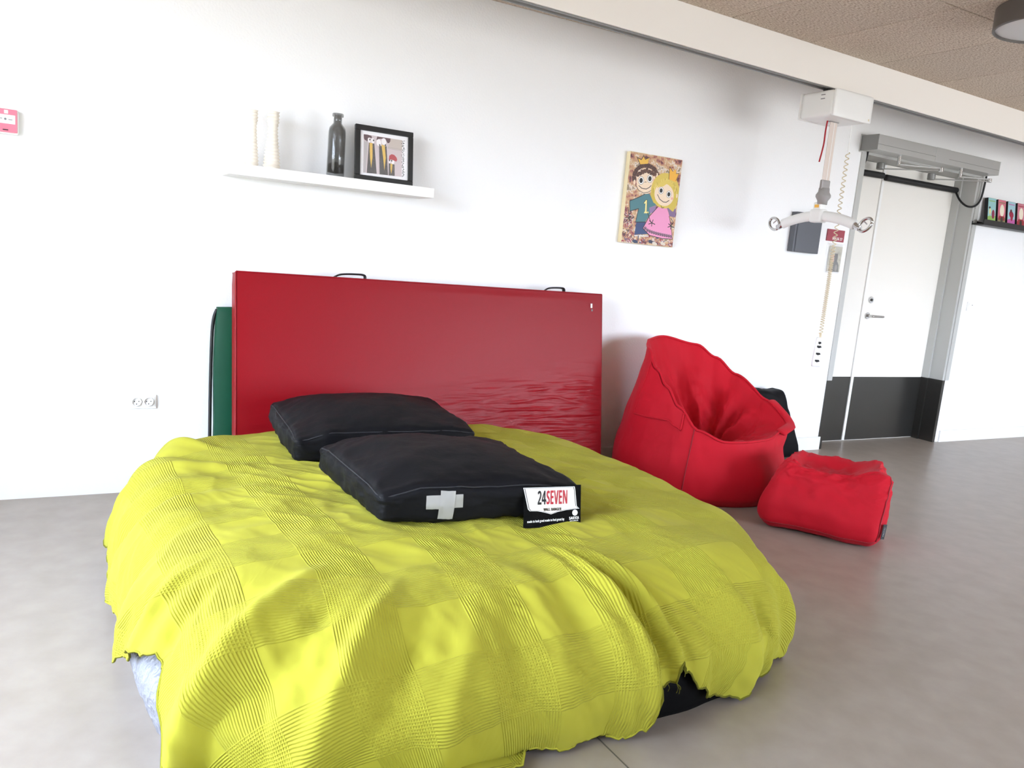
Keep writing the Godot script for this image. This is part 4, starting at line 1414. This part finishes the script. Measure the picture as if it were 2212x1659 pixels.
# ------------------------------------------------------------------ things on the wall
func build_wall_things() -> void:
	# double socket
	var s := thing("wall_socket", "white double wall socket low beside the bed", "socket", Vector3(0.304, 0.44, 0))
	part("plate", rbox(Vector3(0.12, 0.066, 0.012), 0.003), M.white_plastic, s, Vector3(0, 0, 0.0065))
	part("insert", rbox(Vector3(0.108, 0.05, 0.004), 0.0015), M.white_plastic, s, Vector3(0, 0.002, 0.0135))
	for x in [-0.026, 0.026]:
		var w := part("well", lathe([Vector2(0.019, 0.003), Vector2(0.0215, 0.003), Vector2(0.0215, 0.0), Vector2(0.019, -0.004), Vector2(0.0, -0.004)], 24), M.white_plastic, s, Vector3(x, 0.002, 0.0196), Vector3(PI / 2.0, 0, 0))
		for h in [[-0.0095, -0.001], [0.0095, -0.001], [0.0, 0.0115]]:
			part("pin_hole", cyl(0.0026, 0.0014, 10), M.ink_black, w, Vector3(h[0], -0.0045, h[1]))
	# fire alarm call point
	var a := thing("fire_alarm", "pink red fire alarm call point on wall at picture edge", "fire alarm", Vector3(-0.245, 1.64, 0))
	part("back_box", rbox(Vector3(0.125, 0.1, 0.03), 0.006), M.white_plastic, a, Vector3(0, 0, 0.0155))
	part("front", rbox(Vector3(0.118, 0.094, 0.012), 0.004), M.alarm_red, a, Vector3(0, 0.002, 0.0365))
	var ap := part("glass_plate", rbox(Vector3(0.104, 0.036, 0.003), 0.002), M.ink_white, a, Vector3(0, 0.008, 0.043))
	part("dot", cyl(0.0045, 0.001, 16), M.ink_grey, ap, Vector3(0.017, 0, 0.0013), Vector3(PI / 2.0, 0, 0))
	part("arrow", rbox(Vector3(0.014, 0.003, 0.001), 0.0002), M.ink_grey, ap, Vector3(0.035, -0.001, 0.0016))
	part("arrow", rbox(Vector3(0.014, 0.003, 0.001), 0.0002), M.ink_grey, ap, Vector3(-0.001, 0.001, 0.0016))
	part("symbol", rbox(Vector3(0.014, 0.014, 0.001), 0.0003), M.ink_white, a, Vector3(0.02, 0.037, 0.043))
	part("cover_flap", rbox(Vector3(0.112, 0.01, 0.012), 0.004), M.acrylic, a, Vector3(0, -0.046, 0.042))
	part("latch", rbox(Vector3(0.02, 0.004, 0.004), 0.001), M.ink_black, a, Vector3(0.017, -0.035, 0.043))
	# dark grey wall box
	var g := thing("wall_box", "dark grey square metal box on wall behind the spreader bar", "wall box", Vector3(4.56, 1.607, 0))
	part("body", rbox(Vector3(0.254, 0.274, 0.05), 0.004), M.dark_grey_metal, g, Vector3(0, 0, 0.0255))
	part("front", rbox(Vector3(0.236, 0.274, 0.01), 0.004), M.dark_grey_metal, g, Vector3(0.008, 0, 0.053))
	# door sign and photo holder
	var sg := thing("door_sign", "small red name sign with white number beside the door", "sign", Vector3(4.905, 1.618, 0))
	part("plate", rbox(Vector3(0.185, 0.085, 0.008), 0.002), M.ink_red_sign if M.has("ink_red_sign") else mat("ink_red_sign", c8(158, 62, 76), 0.5), sg, Vector3(0, 0, 0.0045))
	lettering("BOLIG 27", 0.019, M.ink_white, sg, Vector3(0.02, -0.022, 0.009), Vector3.ZERO, 0.95, true)
	var ph := thing("photo_holder", "clear acrylic holder with a dark photo below the red sign", "photo holder", Vector3(4.92, 1.455, 0))
	part("back_sheet", rbox(Vector3(0.17, 0.215, 0.003), 0.001), M.acrylic, ph, Vector3(0, 0, 0.004))
	var im := Image.create(120, 150, false, Image.FORMAT_RGB8)
	brushwork(im, [c8(150, 146, 126), c8(176, 170, 150), c8(190, 184, 166)], 9, 0.02)
	fill_oval(im, Vector2(50, 74), 20, 26, c8(196, 140, 136))
	fill_poly(im, [Vector2(56, 42), Vector2(86, 42), Vector2(88, 70), Vector2(84, 96), Vector2(62, 96), Vector2(54, 62)], c8(26, 26, 28))
	fill_poly(im, [Vector2(30, 108), Vector2(60, 86), Vector2(92, 90), Vector2(104, 110), Vector2(112, 150), Vector2(20, 150)], c8(40, 44, 46))
	fill_oval(im, Vector2(84, 126), 12, 20, c8(120, 118, 106))
	part("photo", quad(0.14, 0.185), print_mat("photo_print", im), ph, Vector3(0.01, -0.005, 0.0062))
	part("front_sheet", rbox(Vector3(0.17, 0.215, 0.002), 0.0008), M.acrylic, ph, Vector3(0, 0, 0.0085))
	# light switch right of the door
	var sw := thing("light_switch", "white light switch on wall right of the door", "switch", Vector3(6.69, 1.18, 0))
	part("plate", rbox(Vector3(0.075, 0.075, 0.01), 0.002), M.white_plastic, sw, Vector3(0, 0, 0.0055))
	part("rocker", rbox(Vector3(0.05, 0.05, 0.006), 0.002), M.white_plastic, sw, Vector3(0, 0, 0.012), Vector3(0.05, 0, 0))
	part("indicator", rbox(Vector3(0.012, 0.006, 0.001), 0.0003), M.ink_grey, sw, Vector3(0.018, 0.012, 0.0155))

# ------------------------------------------------------------------ book ledge
func build_book_ledge() -> void:
	var l := thing("book_ledge", "black narrow picture ledge on wall right of the door", "ledge", Vector3(6.52, 1.85, 0))
	part("shelf", rbox(Vector3(1.1, 0.012, 0.1), 0.001), M.black_wood, l, Vector3(0.55, 0.006, 0.051))
	part("front_lip", rbox(Vector3(1.1, 0.045, 0.01), 0.001), M.black_wood, l, Vector3(0.55, 0.0225, 0.1))
	part("back_rail", rbox(Vector3(1.1, 0.03, 0.008), 0.001), M.black_wood, l, Vector3(0.55, 0.015, 0.0052))
	var labels := ["booklet with pale green meadow cover, nearest the door", "booklet with pink cover and a pale round face", "booklet with pale blue cover and a crimson figure", "booklet with rose cover at the edge of picture"]
	var grounds := [[c8(150, 196, 196), c8(140, 180, 92)], [c8(206, 112, 130), c8(130, 130, 86)], [c8(160, 198, 208), c8(196, 96, 166)], [c8(200, 124, 140), c8(160, 40, 50)]]
	for i in 4:
		var b := thing("booklet", labels[i], "book", Vector3(6.665 + 0.142 * i, 1.863, 0.062), 0.0, "booklets on the black ledge")
		var t := Node3D.new()
		t.name = "book_block"
		b.add_child(t)
		t.rotation.x = -0.13
		part("pages", rbox(Vector3(0.112, 0.215, 0.03), 0.002), M.brochure_edge, t, Vector3(0, 0.108, 0))
		var im := Image.create(64, 128, false, Image.FORMAT_RGB8)
		im.fill(grounds[i][0])
		fill_poly(im, [Vector2(0, 92), Vector2(20, 86), Vector2(44, 90), Vector2(64, 84), Vector2(64, 128), Vector2(0, 128)], grounds[i][1])
		if i == 0:
			fill_oval(im, Vector2(14, 48), 8, 6, c8(40, 30, 34))
			fill_oval(im, Vector2(18, 66), 8, 16, c8(224, 214, 150))
			fill_oval(im, Vector2(44, 78), 12, 22, c8(140, 34, 70))
		elif i == 1 or i == 3:
			fill_oval(im, Vector2(34, 52), 18, 30, c8(236, 226, 206))
			fill_poly(im, [Vector2(10, 80), Vector2(54, 80), Vector2(60, 100), Vector2(4, 100)], c8(150, 36, 48))
			fill_oval(im, Vector2(34, 100), 10, 16, c8(60, 56, 46))
		else:
			fill_oval(im, Vector2(32, 64), 20, 16, c8(150, 24, 62), 0.5)
			fill_oval(im, Vector2(28, 46), 8, 8, c8(96, 30, 50))
			fill_oval(im, Vector2(36, 80), 10, 16, c8(160, 30, 66))
		stroke(im, [Vector2(8, 14), Vector2(54, 14)], 1.6, grounds[i][1])
		part("cover", quad(0.11, 0.212), print_mat("cover_print_%d" % i, im), t, Vector3(0, 0.108, 0.0154))

# ------------------------------------------------------------------ ceiling lamp, switched off
func build_lamp() -> void:
	var l := thing("ceiling_lamp", "round grey rimmed flush ceiling lamp, switched off", "lamp", Vector3(3.92, 2.6, 1.84))
	part("rim", lathe([Vector2(0.0, 0.0), Vector2(0.235, 0.0), Vector2(0.24, -0.004), Vector2(0.24, -0.098), Vector2(0.236, -0.102), Vector2(0.229, -0.102), Vector2(0.228, -0.09)], 48, false), M.lamp_rim, l)
	part("diffuser", lathe([Vector2(0.228, -0.092), Vector2(0.2, -0.097), Vector2(0.0, -0.099)], 48), M.lamp_diffuser, l)
